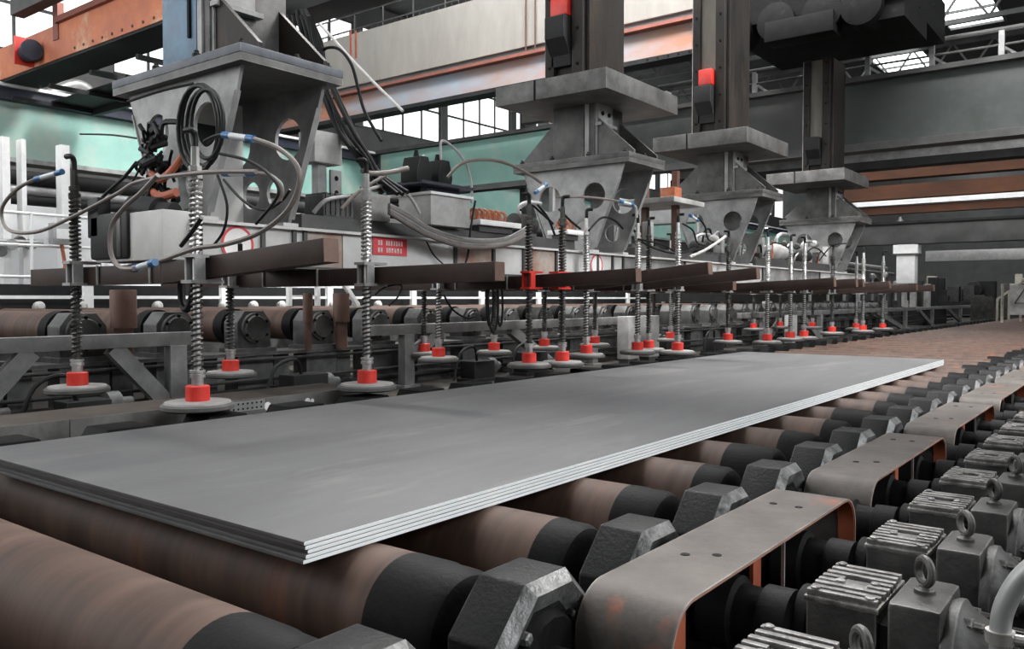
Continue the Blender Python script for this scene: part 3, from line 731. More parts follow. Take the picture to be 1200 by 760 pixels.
        m = MB(); m.mm((LX - .33, yc - .34, 2.68), (LX + .33, yc + .4, 5.0)); bp(m, 'upper_neck', M['mast'])
        m = MB(); m.bar((LX + .08, yc - .385, 2.15), (LX + .08, yc - .385, 3.4), .03, .02); bp(m, 'slot', M['black'])
    return t
mast(4.33, 4.3, 'near lifting mast with blue painted neck above a wide base plate', True, False)
mast(10.2, 10.2, 'lifting mast second from the left, dark column with red tape at the top')
mast(14.9, 14.8, 'lifting mast third from the left, red tape just above its collar', top=6.2)
mast(21.0, 20.4, 'rightmost lifting mast, dark column below the black trolley', tape=False, top=5.7)

# ------------------------------------------------------------------ lifter: cross arms
arms = [(3.47, -4.07, .19, .30), (5.07, -4.0, .19, .21), (7.88, -4.35, .19, .25), (8.5, -6.3, .19, .19), (9.3, -4.18, .2, .36), (10.6, -4.1, .18, .33),
        (11.75, -4.9, .19, .2), (14.05, -4.15, .2, .27), (15.35, -4.16, .2, .28), (16.3, -4.3, .2, .29), (18.9, -4.45, .2, .3), (20.2, -4.2, .2, .26), (22.0, -4.2, .2, .26)]
for i, (y, xe, z0, z1) in enumerate(arms):
    z0 = .19
    x0 = -8.1 if i == 0 else -8.7
    pos = ['nearest, its sawn end pointing at the camera', 'second nearest, its end right of the red notice', 'third, clamped with red brackets'][i] if i < 3 else '%s counted from the left' % nth(i + 1)
    t = thing('cross_tube', 'brown square tube across the lifter, ' + pos, 'tube', (0, y, 0), 'cross arms of the vacuum lifter')
    # level under the beam, rising slightly towards the free end
    m = MB(); m.bar((x0, 0, z0), (-5.9, 0, z0), .125, .15, .006); m.bar((-5.92, 0, z0), (xe, 0, z1), .125, .15, .006)
    m.build('tube', M['arm'], t)
    d = (Vector((xe, 0, z1)) - Vector((-5.92, 0, z0))).normalized()
    m = MB(); e = Vector((xe, 0, z1)); m.bar(e, e + d * .004, .118, .142); m.build('sawn_end', M['armend'], t, 'rusty sawn end')
    for xx in (-6.05, -6.85):
        m = MB(); m.tube([(xx, -.075, .27), (xx, -.075, z0 - .07), (xx, .075, z0 - .07), (xx, .075, .27)], .011, 6); m.build('u_bolt', M['hang'], t)

# ------------------------------------------------------------------ suction cups on spring rods
def cup(label, dark=False, redclamp=False, elbow=True):
    t = thing('suction_cup', label, 'suction cup', (0, 0, -.78), 'suction cups on spring rods')
    sp = M['springdk' if dark else 'chrome']
    m = MB(); m.lathe((0, 0, .16), (0, 0, 1), [(0, .026), (1.60, .026), (1.62, .018)], 12); m.build('rod', sp, t)
    m = MB(); m.helix((0, 0, .28), .62, .035, .009, 17); m.build('lower_spring', M['springdk'], t)
    m = MB(); m.helix((0, 0, 1.10), .52, .038, .0105, 15); m.build('upper_spring', M['springdk'] if dark else sp, t)
    m = MB(); m.lathe((0, 0, 1.62), (0, 0, 1), [(0, .05), (.03, .05), (.032, .035), (.05, .035), (.052, .045), (.085, .045), (.09, .03), (.22, .028)], 6); m.build('top_nut', sp, t)
    m = MB(); m.lathe((0, 0, .175), (0, 0, 1), [(0, .042), (.05, .042), (.052, .053), (.075, .053), (.077, .045), (.085, .045), (.087, .054), (.105, .054)], 14); m.build('lower_nut', M['chrome'], t)
    m = MB(); m.lathe((0, 0, .062), (0, 0, 1), [(0, .078), (.006, .082), (.105, .082), (.112, .072)], 22); m.build('red_collar', M['red'], t, 'bright red collar')
    m = MB(); m.lathe((0, 0, 0), (0, 0, 1), [(0, .225), (.012, .25), (.036, .25), (.05, .238), (.052, .1)], 34); m.build('rubber_cup', M['rubber'], t)
    m = MB(); m.lathe((0, 0, .05), (0, 0, 1), [(0, .225), (.012, .22), (.016, .06)], 34); m.build('backing_disc', M['lip'], t, 'pale backing disc')
    cm = M['red'] if redclamp else M['hang']
    m = MB()
    for zz in (.90, 1.08): m.box((0, .05, zz), (.13, .26, .022))
    m.mm((.045, -.05, .90), (.065, .03, 1.08)); m.mm((-.065, -.05, .90), (-.045, .03, 1.08))
    m.build('clamp', cm, t, 'red clamp bracket' if redclamp else None)
    if elbow:
        m = MB(); m.tube(spl([(0, 0, 1.80), (0, 0, 1.91), (.0, -.02, 1.95), (-.07, -.03, 1.955)], 5), .022, 10); m.build('elbow', M['cable'], t)
    return t
c_light = c_dark = c_red = None
cups = [  # px, x, arm y, side of the arm, kind, label
    (231, -5.35, 3.47, -1, 'l', 'nearest suction cup, large bright spring rod in front of the near mast'),
    (90, -6.95, 3.47, -1, 'd', 'suction cup at the far left, dark spring rod with hose elbow'),
    (270, -7.1, 5.07, -1, 'd', 'suction cup set back between the two nearest bright rods'),
    (430, -5.35, 5.07, -1, 'l', 'suction cup on a rod left of the red notice plate'),
    (514, -7.05, 7.88, -1, 'l', 'suction cup right of the bare trestle post, lower of a close pair'),
    (497, -7.45, 8.5, -1, 'd', 'suction cup right of the bare trestle post, upper and darker of a close pair'),
    (620, -5.8, 7.76, -1, 'r', 'suction cup with red clamp, left one of the two red-clamped rods'),
    (659, -5.35, 7.95, 1, 'r', 'suction cup with red clamp, right one of the two red-clamped rods'),
    (579, -7.15, 9.3, -1, 'd', 'dim suction cup below the hanging loop of black cable'),
    (687, -5.95, 9.3, 1, 'l', 'suction cup just right of the red-clamped rods'),
    (747, -5.6, 10.6, -1, 'l', 'suction cup in front of two pale upright boxes'),
    (638, -7.5, 10.6, -1, 'd', 'small suction cup seen between the two red-clamped rods'),
    (794, -5.45, 10.6, 1, 'l', 'suction cup with white disc right of the pale boxes'),
    (760, -5.98, 10.85, 1, 'd', 'brownish suction cup rod close right of the pale boxes'),
    (697, -7.3, 11.75, -1, 'd', 'small set-back suction cup left of the pale boxes'),
    (786, -7.0, 14.05, -1, 'l', 'small set-back suction cup behind the white-disc one'),
    (766, -7.45, 15.35, -1, 'd', 'tiny set-back suction cup behind the brownish rod'),
    (853, -5.98, 14.05, -1, 'd', 'dark suction cup left of the third mast centre line'),
    (899, -5.35, 14.05, 1, 'l', 'suction cup nearest the plates under the third mast'),
    (926, -5.35, 15.35, 1, 'l', 'suction cup left one of a bright pair past the third mast'),
    (942, -5.35, 16.3, -1, 'l', 'suction cup right one of a bright pair past the third mast'),
    (975, -5.6, 18.9, -1, 'd', 'dark suction cup without bright rod before the rightmost mast'),
    (883, -7.6, 20.2, -1, 'd', 'small distant suction cup left of the pair past the third mast'),
    (1011, -5.35, 20.2, 1, 'l', 'suction cup lower one of the pair under the rightmost mast'),
    (1003, -5.95, 22.0, -1, 'l', 'suction cup upper one of the pair under the rightmost mast'),
    (914, -7.7, 22.0, -1, 'd', 'faint distant suction cup behind the pair past the third mast'),
    (1034, -5.3, 22.0, 1, 'l', 'rightmost suction cup of the whole lifter'),
    (952, -7.1, 22.0, 1, 'd', 'faint distant suction cup left of the rightmost mast'),
]
proto = {}
cuppos = {}
for (px, x, ya, side, kind, lab) in cups:
    y = ya + side * .125; rz = 0 if side < 0 else PI
    d = ray(px, 400); x = y * d.x / d.y
    if kind not in proto:
        proto[kind] = cup(lab, kind in 'dr', kind == 'r'); o = proto[kind]; o.location = (x, y, -.78); o.rotation_euler = (0, 0, rz)
    else: o = dup(proto[kind], (x, y, -.78), lab, 'suction cups on spring rods', rz)
    cuppos[px] = (x, y)

# ------------------------------------------------------------------ boxes and fittings on the lifter beam
t = thing('control_cabinet', 'pale grey sheet-metal cabinet with rust streak on the lifter beam', 'cabinet', (-6.3, 6.4, .768))
m = MB(); m.mm((-.35, 0, 0), (.35, .62, .31), .008); m.build('cabinet_body', M['boxgrey'], t)
m = MB(); m.mm((-.38, -.03, .31), (.38, .65, .34), .006); m.build('rim', M['whitepaint'], t)
m = MB(); m.mm((-.5, -.2, .40), (.42, .6, .43)); m.build('cover_plate', M['navy'], t, 'navy overhanging plate')
m = MB(); m.mm((-.3, .0, .34), (-.2, .5, .40)); m.mm((.2, .0, .34), (.3, .5, .40)); m.build('spacer', M['navy'], t)
for i, (yy, lab) in enumerate(((-.02, 'left one of two black plug housings on the navy plate'), (.3, 'right one of two black plug housings on the navy plate'))):
    t = thing('plug_housing', lab, 'plug', (-6.05, 6.3 + yy, 1.19), 'plug housings')
    m = MB(); m.prism([(-.1, 0), (.1, 0), (.12, .08), (.07, .26), (-.05, .26), (-.1, .1)], 'x', -.12, .12, .015); m.build('housing', M['darksteel'], t)
    m = MB(); m.cyl((0, .01, .25), (0, .01, .33), .035, .02, 10); m.build('gland', M['cable'], t)
t = thing('junction_box', 'small pale junction box with black cable glands left of the cabinet', 'box', (-6.2, 5.55, .76))
m = MB(); m.mm((-.12, 0, 0), (.16, .36, .26), .01); m.build('box_body', M['boxgrey'], t)
for i in range(4):
    m = MB(); a = Vector((.1, .37, .07 + .05 * i)); m.cyl(a, a + Vector((.03, .12, 0)), .028, n=10); m.build('cable_gland', M['cable'], t)
t = thing('valve_block', 'grey finned valve block on the beam behind the second spring rod', 'valve', (-6.2, 5.1, .76))
m = MB(); m.mm((-.15, 0, 0), (.12, .36, .2), .008)
for i in range(6): m.mm((-.16, .02 + i * .06, .02), (.135, .045 + i * .06, .22))
m.build('finned_body', M['block'], t)
m = MB(); m.tube(spl([(.1, -.1, .02), (.16, .0, .14), (.2, .25, .2)]), .02, 8); m.build('lever', M['galv'], t)
for (yy, zz, nb, lab) in ((7.25, .79, 6, 'white tray with a row of orange insulators on the lifter beam'), (9.0, .79, 3, 'small white tray with orange insulators near the second mast')):
    t = thing('insulator_tray', lab, 'tray', (-6.15, yy, zz - .03))
    m = MB(); m.mm((-.16, 0, .07), (.16, .11 * nb + .1, .13), .004); m.build('tray', M['whitepaint'], t)
    m = MB(); m.mm((-.12, .05, 0), (.1, .11 * nb, .07)); m.build('stand', M['beamdark'], t)
    for i in range(nb):
        m = MB(); m.torus((0, .08 + i * .1, .2), (0, 1, .2), .06, .018, 14, 6); m.build('insulator_coil', M['copper'], t)
for (yy, xx, s, lab) in ((8.25, -6.2, 1, 'small black motor lump on the beam left of the second mast'), (13.25, -6.2, .8, 'dark pump with elbow on the beam before the third mast'), (17.3, -6.3, 1.4, 'pale round pump on the beam past the third mast'), (18.6, -6.2, 1.2, 'grey pump on the beam before the rightmost mast')):
    t = thing('vacuum_pump', lab, 'pump', (xx, yy, .76))
    m = MB(); m.lathe((0, -.15 * s, .15 * s), (0, 1, 0), [(0, .08 * s), (.03 * s, .13 * s), (.25 * s, .13 * s), (.27 * s, .1 * s), (.42 * s, .1 * s), (.44 * s, .06 * s)], 20); m.build('pump_body', M['boxgrey' if 'pale' in lab else 'motor'], t)
    m = MB(); m.mm((-.1 * s, -.12 * s, 0), (.1 * s, .22 * s, .04 * s)); m.build('pump_foot', M['beamdark'], t)
    m = MB(); m.tube(spl([(0, 0, .26 * s), (0, 0, .36 * s), (.06, .1, .42 * s), (.1, .3, .42 * s)]), .03 * s, 10); m.build('pipe_elbow', M['galv'], t)
# white rack above the beam right of the second mast
t = thing('pipe_rack', 'white flat rack on rusty posts right of the second mast', 'rack', (-6.45, 11.9, .76))
m = MB(); m.mm((-.5, 0, .75), (.5, 1.1, .83), .006); m.build('shelf', M['boxgrey'], t)
for xx in (-.3, .25):
    m = MB(); m.mm((xx - .05, .5, 0), (xx + .05, .6, 1.3)); m.build('post', M['spool'], t)
m = MB(); m.mm((.1, .3, .83), (.36, .55, 1.02), .01); m.build('orange_block', M['copper'], t)
# black-taped cable clump and orange fittings on the near hanger
t = thing('cable_clump', 'black taped clump of cables with orange fittings left of the near mast', 'cables', at(182, 200, y=3.72))
t.scale = (1.5, 1.2, 1.5)
rnd = random.Random(5)
m = MB()
for i in range(44):
    a = Vector((rnd.uniform(-.1, .1), rnd.uniform(-.06, .06), rnd.uniform(-.12, .25))); b = a + Vector((rnd.uniform(-.14, .14), rnd.uniform(-.06, .06), rnd.uniform(-.16, .1)))
    m.tube(spl([a, (a + b) / 2 + Vector((rnd.uniform(-.06, .06), rnd.uniform(-.05, .05), rnd.uniform(-.05, .05))), b], 4), rnd.uniform(.008, .02), 7)
m.build('tape_bundle', M['cable'], t)
m = MB(); m.tube(spl([(.0, -.03, -.02), (.12, -.05, -.06), (.22, -.05, -.03), (.28, 0, .06)]), .022, 10); m.tube(spl([(-.02, -.03, -.1), (.1, -.04, -.15), (.26, -.04, -.14)]), .024, 10); m.build('orange_elbow', M['orange'], t, 'orange pipe elbow')
m = MB(); m.cyl((-.08, -.1, -.22), (.18, -.1, -.25), .085, n=18); m.cyl((.18, -.1, -.25), (.32, -.1, -.26), .06, n=16); m.build('black_motor', M['darksteel'], t)
# thick black rubber loop hanging beside the near rod
t = thing('rubber_loop', 'black rubber loop hanging beside the nearest rod', 'loop', (0, 0, 0))
P = [at(px, py, y=3.62) for px, py in ((212, 300), (210, 262), (222, 248), (232, 262), (232, 300), (226, 345), (219, 362), (213, 350))]
MB().tube(spl(P + [P[0]], 6)[:-1], .03, 9, True).build('loop_band', M['cable'], t)

# ------------------------------------------------------------------ hoses and cables
def line(name, pts, r, mt, lab, cat='hose', k=7, n=8, **pl):
    P = [at(p[0], p[1], **pl) if len(p) == 2 else at(p[0], p[1], **p[2]) for p in pts]
    o = MB().tube(spl(P, k), r, n).build(name, mt); tag(o, lab, cat); return o
def fitting(px0_, py0_, px1_, py1_, lab, **pl):
    a = at(px0_, py0_, **pl); b = at(px1_, py1_, **pl)
    t = thing('hose_fitting', lab, 'fitting', a); d = b - a
    MB().cyl((0, 0, 0), d * .22, .024, n=12).build('end_cap', M['blueplastic'], t, 'blue cap')
    MB().cyl(d * .2, d * .8, .021, n=12).build('filter_body', M['clear'], t)
    MB().cyl(d * .78, d, .024, n=12).build('end_cap', M['blueplastic'], t, 'blue cap')
fitting(42, 210, 73, 201, 'blue-capped clear filter on the hose at the far left', y=3.3)
fitting(262, 158, 298, 163, 'blue-capped clear filter at the top of the nearest rod', y=3.3)
fitting(262, 203, 298, 203, 'blue-capped clear filter below the top one, right of the nearest rod', y=3.45)
fitting(182, 307, 157, 315, 'blue-capped clear filter hanging under the rubber-wrapped end box', y=2.75)
line('air_hose', [(46, 208), (22, 220), (4, 240), (3, 258), (14, 271), (45, 271), (85, 254), (135, 228), (165, 212), (240, 202), (300, 201)], .016, M['hose'], 'brown hose looping at the far left and rising behind the nearest rod', y=3.3)
line('air_hose', [(298, 163), (325, 173), (345, 190), (351, 212), (338, 245), (305, 272), (265, 286), (230, 291), (195, 303), (182, 307)], .015, M['hose'], 'brown hose arcing from the top filter down past the nearest rod', y=3.05)
line('air_hose', [(157, 315), (140, 313), (130, 296), (131, 265), (146, 243), (165, 226), (185, 205)], .015, M['hose'], 'grey hose curving round the rubber-wrapped end box', y=2.7)
line('air_hose', [(298, 203), (318, 206), (330, 220), (328, 235)], .014, M['hose'], 'short brown hose right of the lower blue filter', y=3.45)
line('air_hose', [(240, 166), (252, 160), (262, 158)], .016, M['cable'], 'short black hose between the nearest rod top and its filter', y=3.32)
for i, (dx, dz, s) in enumerate(((0, 0, 1), (4, 3, .93), (-3, 4, 1.06), (8, -2, .85))):
    P = [at(235 + dx + 22 * s * math.cos(a), 147 + dz + 48 * s * math.sin(a), y=3.72 - i * .03) for a in [2 * PI * q / 22 for q in range(22)]]
    o = MB().tube(P, .017, 8, True).build('cable_coil', M['cable']); tag(o, 'black cable loop hung on the near hanger plate, %s turn of four' % ['outer', 'second', 'widest', 'inner'][i], 'cable')
line('cable', [(150, 119), (190, 106), (226, 98)], .012, M['cable'], 'thin black cable running left from the coil on the near hanger', 'cable', y=3.7)
line('cable', [(94, 157), (130, 158), (160, 162)], .008, M['cable'], 'thin black wire sticking out left towards the teal girder', 'cable', y=3.75)
line('cable', [(160, 190), (145, 208), (126, 225), (112, 240)], .014, M['cable'], 'black cable slanting down left from the taped clump', 'cable', y=3.7)
line('cable', [(166, 192), (158, 208), (148, 222)], .008, M['cable'], 'thin black wire end below the taped clump', 'cable', y=3.66)
line('cable', [(255, 205), (266, 240), (262, 270), (248, 290)], .010, M['cable'], 'thin black cable hanging over the round sign', 'cable', y=3.6)
line('cable', [(262, 210), (285, 235), (310, 246), (330, 235), (340, 222)], .010, M['cable'], 'thin black cable drooping between the near hanger plates', 'cable', y=3.65)
line('cable', [(258, 180), (290, 188), (316, 205), (326, 228), (300, 262)], .011, M['cable'], 'black cable arcing across the near hanger opening', 'cable', y=3.4)
line('cable', [(236, 255), (226, 270), (212, 288)], .014, M['cable'], 'black cable stub in front of the end box', 'cable', y=2.9)
rnd = random.Random(11)
for i in range(6):
    o = i * 4.0; q = lambda: rnd.uniform(-4, 4)
    line('power_cable', [(348 + o * .5, 12), (356 + o + q(), 45), (364 + o + q(), 78), (378 + o * .9 + q(), 112 + q()), (396 + o * .8 + q(), 152), (417 + o * .7 + q(), 183), (434 + o * .6 + q(), 206), (448 + o * 1.5, 226 + q())], .021, M['cable'],
         'thick black power cable descending right of the near mast, %s from the bundle left' % nth(i + 1), 'cable', y=5.55 + .03 * (i % 3))
for i in range(4):
    line('power_cable', [(338 + i * 5, 18), (342 + i * 6, 42), (352 + i * 5, 68), (364 + i * 2, 73), (372 - i * 2, 52), (366 - i * 2, 20)], .016, M['cable'],
         'black cable loop drooping above the near base plate, %s of four from outside' % nth(i + 1), 'cable', y=5.5 - .04 * i)
line('cable', [(375, 62), (384, 56), (398, 58), (412, 76), (420, 105), (428, 132), (447, 165)], .016, M['cable'], 'black cable arching over the rusty blue beam', 'cable', y=5.6)
line('pipe', [(365, 17), (420, 78), (472, 130)], .02, M['hosew'], 'pale straight pipe slanting down across the concrete girder', 'pipe', y=7.5)
for i in range(4):
    line('cable_bundle', [(456, 240 + i * 3), (480, 252 + i * 4), (505, 268 + i * 3), (545, 280 + i * 3), (590, 280 + i * 2.5), (618, 266 + i * 3)], .022, M['hose' if i % 2 else 'truss'],
         'grey corrugated conduit sagging in front of the cabinet, %s from the top' % nth(i + 1), 'conduit', x=-5.86 + .012 * i)
line('air_hose', [(517, 190), (517, 166), (528, 170), (544, 188), (552, 212), (553, 238)], .014, M['hosew'], 'white hose arching from the right plug housing', x=-6.0)
line('air_hose', [(488, 205), (490, 188), (497, 182)], .01, M['hosew'], 'short white hose left of the plug housings', x=-6.0)
line('air_hose', [(524, 208), (540, 192), (562, 187), (590, 190), (618, 203), (634, 214)], .018, M['hose'], 'brown hose arching right towards the second mast', x=-5.8)
line('air_hose', [(424, 200), (436, 203), (455, 202), (478, 197)], .022, M['hose'], 'brown hose stub at the top of the rod near the red notice', x=-5.4)
line('air_hose', [(400, 245), (420, 225), (452, 205)], .016, M['hose'], 'grey hose rising behind the rod near the red notice', x=-5.7)
line('air_hose', [(432, 222), (455, 217), (478, 228), (492, 250)], .016, M['hosew'], 'pale hose curving over the junction box', x=-5.8)
line('cable', [(500, 283), (508, 298), (520, 310)], .008, M['cable'], 'thin black cable dropping below the conduits on white beam', 'cable', x=-6.06)
line('cable', [(557, 235), (552, 265), (548, 300), (543, 312)], .012, M['cable'], 'black cable dropping from the insulator tray', 'cable', x=-6.0)
line('air_hose', [(652, 231), (690, 231), (728, 236)], .014, M['hose'], 'brown hose bridging from the red-clamped rod to a blue fitting', x=-5.5)
fitting(726, 236, 742, 240, 'blue fitting on the hose before the second mast', x=-5.5)
line('air_hose', [(740, 240), (745, 243), (746, 255)], .018, M['hosew'], 'pale elbow at the top of the rod before the pale boxes', x=-5.55)
fitting(627, 226, 640, 216, 'blue fitting left of the second mast', x=-5.8)
line('air_hose', [(808, 301), (826, 293), (842, 283), (850, 277)], .024, M['hosew'], 'pale hose slanting before the third mast', x=-5.7)
for i, pts in enumerate([[(752, 283), (770, 292), (795, 297), (815, 290)], [(748, 280), (775, 286), (800, 296), (835, 285)], [(800, 262), (812, 270), (818, 285), (835, 288)], [(818, 255), (826, 265), (830, 280), (842, 286)],
                         [(610, 246), (622, 240), (635, 250), (648, 262)], [(655, 245), (668, 258), (680, 268)], [(690, 270), (705, 255), (720, 258), (730, 268)], [(630, 240), (642, 255), (650, 275)], [(895, 300), (905, 285), (920, 288), (930, 296)], [(940, 300), (955, 290), (968, 300)], [(960, 305), (975, 288), (992, 285)]]):
    where = ['left of', 'further left of', 'in front of', 'beside the blue fitting of', 'left of', 'before', 'in the lower hole of', 'just left of', 'left of', 'before', 'right before'][i]
    mst = ['third', 'third', 'third', 'third', 'second', 'second', 'second', 'second', 'rightmost', 'rightmost', 'rightmost'][i]
    line('cable', pts, .014, M['cable'], 'black cable slack %s the %s mast, strand %s' % (where, mst, 'high' if i % 2 else 'low'), 'cable', x=-5.75)
fitting(808, 252, 818, 258, 'blue fitting at the third mast', x=-5.75)
# hanging cable loops below the beam
for i, (px, py, rx_, ry_, yy) in enumerate(((578, 355, 6, 34, 8.0), (574, 352, 4, 30, 8.05), (586, 356, 3, 26, 7.97))):
    P = [at(px + rx_ * math.cos(a), py + ry_ * math.sin(a), x=-6.4) for a in [2 * PI * q / 20 for q in range(20)]]
    o = MB().tube(P, .014, 7, True).build('cable_coil', M['cable']); tag(o, 'black cable loop hanging under the beam left of the red clamps, %s' % ['wide one', 'left one', 'right one'][i], 'cable')
line('cable', [(440, 345), (452, 336), (470, 334), (466, 348), (456, 358)], .01, M['cable'], 'thin black cable bow below the second arm', 'cable', x=-6.6)
line('cable', [(520, 345), (530, 362), (545, 372), (556, 371)], .012, M['cable'], 'black cable bow right of the close cup pair', 'cable', x=-6.8)

# ------------------------------------------------------------------ girders and cranes overhead
def ibeam_y(name, x, y0, y1, z0, z1, w, mt, mtf, lab, fl=.33):
    t = thing(name, lab, 'girder', (x, y0, z0))
    MB().mm((-.06, 0, .1), (.06, y1 - y0, z1 - z0 - fl)).build('web', mt, t)
    MB().mm((-w / 2, 0, z1 - z0 - fl), (w / 2, y1 - y0, z1 - z0)).build('top_flange', mtf, t)
    MB().mm((-w / 2, 0, 0), (w / 2, y1 - y0, .12)).build('bottom_flange', M['hang'], t)
    return t
def ibeam_x(name, y, x0, x1, z0, z1, w, mt, mtf, lab, ft=.12, fb=.18):
    t = thing(name, lab, 'girder', (x0, y, z0))
    MB().mm((0, -.06, fb), (x1 - x0, .06, z1 - z0 - ft)).build('web', mt, t)
    MB().mm((0, -w / 2, z1 - z0 - ft), (x1 - x0, w / 2, z1 - z0)).build('top_flange', mtf, t)
    MB().mm((0, -w / 2, 0), (x1 - x0, w / 2, fb)).build('bottom_flange', mtf, t)
    return t
t = thing('pale_duct', 'broad white box added for the bright patch just under the teal crossing girder', 'duct', (-19.5, 28, -1.18))  # added white box standing in for a bright background region
MB().mm((0, 0, 3.93), (7.1, .6, 4.8), .05).build('bright_patch_body', M['whitepaint'], t)
for xx in (.5, 3.9): MB().mm((xx, .2, 0), (xx + .2, .4, 3.93)).build('leg', M['girder'], t)
t = ibeam_y('runway_girder', -24, -6, 70, 3.56, 5.46, .7, M['teal'], M['navy'], 'pale teal crane runway girder running away along the left side', .3)
MB().mm((-.5, 0, 1.9), (.5, 76, 1.98)).build('rail_ledge', M['whitepaint'], t)
cg = ibeam_x('cross_girder', 22.5, -23.6, 9, 3.72, 5.58, .55, M['tealdk'], M['girder'], 'long grey-teal girder crossing behind the masts')
MB().mm((.2, -.10, .2), (10.6, -.06, 1.72)).build('painted_panel', M['teal'], cg, 'clean teal painted bay')
ibeam_x('cross_girder', 26.0, -13, 9, 3.75, 4.5, .6, M['hang'], M['darksteel'], 'lower grey girder just below the long grey-teal one', .1, .22)
# painted left bay of the crossing girder
# near crane bridge at upper left
t = thing('crane_bridge', 'orange-brown crane bridge girder at the upper left with red buffer', 'crane', (-24.6, 9.3, 5.53))
MB().mm((0, 0, 0), (30, .9, .06)).build('bottom_plate', M['darksteel'], t)
MB().mm((0, -.02, .06), (30, .04, .85)).build('web', M['orangegirder'], t)
MB().mm((4.2, -.12, .85), (30, .5, .98)).build('top_plate', M['redrail'], t)
MB().mm((0, .86, .06), (30, .92, .85)).build('rear_web', M['darksteel'], t)
for i in range(18):
    MB().lathe((5 + i * .42, -.02, .16), (0, -1, 0), [(0, .035), (.02, .03)], 8).build('rivet', M['spool'], t)
MB().mm((2.9, -.46, .06), (2.96, -.02, .72)).build('buffer_plate', M['red'], t, 'red buffer plate')
MB().lathe((2.96, -.2, .34), (1, -.15, 0), [(0, .2), (.35, .2), (.36, .24), (.5, .24), (.52, .1)], 20).build('buffer', M['navy'], t, 'black round buffer')
MB().mm((4.0, -.05, .5), (4.25, .1, 1.35)).build('end_post', M['redrail'], t)
o = MB().mm((-21.5, 8.7, 6.65), (-8, 9.0, 7.0)).build('walkway_beam', M['girder']); tag(o, 'grey walkway edge beam above the orange crane bridge', 'beam')
m = MB()
for k in range(4): m.mm((-23.2 + k * 2, 9.4, 5.05), (-23.1 + k * 2, 11.5, 5.15))
m.mm((-23.2, 11.4, 5.0), (-16, 11.55, 5.15)); m.mm((-23.2, 10.35, 5.16), (-16, 11.5, 5.2)); o = m.build('walkway_frame', M['darksteel']); tag(o, 'dark walkway framing hanging under the orange crane bridge', 'walkway')
o = MB().tube(spl([at(52, 114, x=-24), at(72, 103, x=-24), at(88, 99, x=-24), at(101, 103, x=-24), at(107, 112, x=-24)]), .14, 14).build('duct_pipe', M['galv']); tag(o, 'grey bent duct pipe on top of the teal runway girder', 'pipe')
# far crane: concrete box girder above a blue and rust steel beam
t = thing('concrete_girder', 'pale concrete crane girder with two orange stripes, high behind the masts', 'girder', (-29.8, 20.6, 7.3))
MB().mm((0, 0, .3), (21.6, 1.4, 2.14), .03).build('box_body', M['concrete'], t)
MB().mm((0, .1, 0), (21.6, 1.3, .3)).build('soffit', M['wall'], t)
for q in (0, 1):
    a = at(411 + q * 6, 36, y=20.6); b = at(413 + q * 6, 68, y=20.6)
    MB().mm((a.x + 29.8 - .05, -.012, b.z - 7.3), (a.x + 29.8 + .05, .0, a.z - 7.3)).build('orange_stripe', M['orange'], t, 'orange paint stripe')
for xx in (14.6, 14.95):
    MB().cyl((xx, -.06, -.3 + (xx - 14.6)), (xx, -.06, 2.6), .025, n=8).build('rusty_rod', M['spool'], t, 'thin rusty vertical rod')
t = thing('crane_beam', 'blue and rust flaking steel beam under the pale concrete girder', 'girder', (-29.8, 20.2, 6.25))
MB().mm((0, 0, .12), (21.6, .1, .88)).build('web', M['bluerust'], t)
MB().mm((0, -.25, .88), (21.6, .30, .97)).build('rail_flange', M['redrail'], t)
MB().mm((0, -.2, .0), (21.6, .38, .12)).build('bottom_flange', M['darksteel'], t)
for i in range(24):
    MB().lathe((19 + i * .3, -.2, .06), (0, -1, 0), [(0, .03), (.015, .028)], 6).build('rivet', M['black'], t)
# railing on top of the concrete girder
t = thing('guard_railing', 'grey guard railing along the top of the concrete girder', 'railing', (-29.8, 21.5, 9.44))
m = MB()
for zz in (.55, 1.1): m.tube([(0, 0, zz), (21.6, 0, zz)], .03, 6)
m.build('rail', M['girder'], t)
for k in range(15): MB().cyl((k * 1.5, 0, 0), (k * 1.5, 0, 1.12), .03, n=6).build('post', M['girder'], t)
m = MB()
for k in range(72): m.cyl((k * .3, 0, 0), (k * .3, 0, .55), .012, n=4)
m.build('balusters', M['girder'], t)['kind'] = 'stuff'
# dark trolley box over the near mast
t = thing('trolley_box', 'dark steel trolley box above the near mast', 'trolley', (-7.85, 5.9, 3.06))
MB().mm((0, 0, .05), (1.9, .4, .6), .01).build('box_body', M['darksteel'], t)
MB().bar((-1.2, -.4, .5), (.3, -.2, .05), .1, .14).build('strut', M['mast'], t)
# black trolley at upper right
t = thing('hoist_trolley', 'black hoist trolley with hanging drums at the top right', 'trolley', (-8.2, 18.6, 5.7))
MB().mm((0, 0, .5), (4.0, 4.2, 1.45)).build('frame', M['black'], t)
for i, xx in enumerate((.4, 1.4, 2.4, 3.2)):
    MB().lathe((xx, -.2, .42), (0, 1, 0), [(0, .2), (.05, .42), (.7, .42), (.75, .25)], 20).build('drum', M['black'], t)
MB().mm((1.2, -.3, -.05), (2.7, .3, .4), .04).build('gear_case', M['black'], t)
MB().mm((2.6, .1, .1), (4.0, 2.2, .5)).build('plate', M['black'], t)
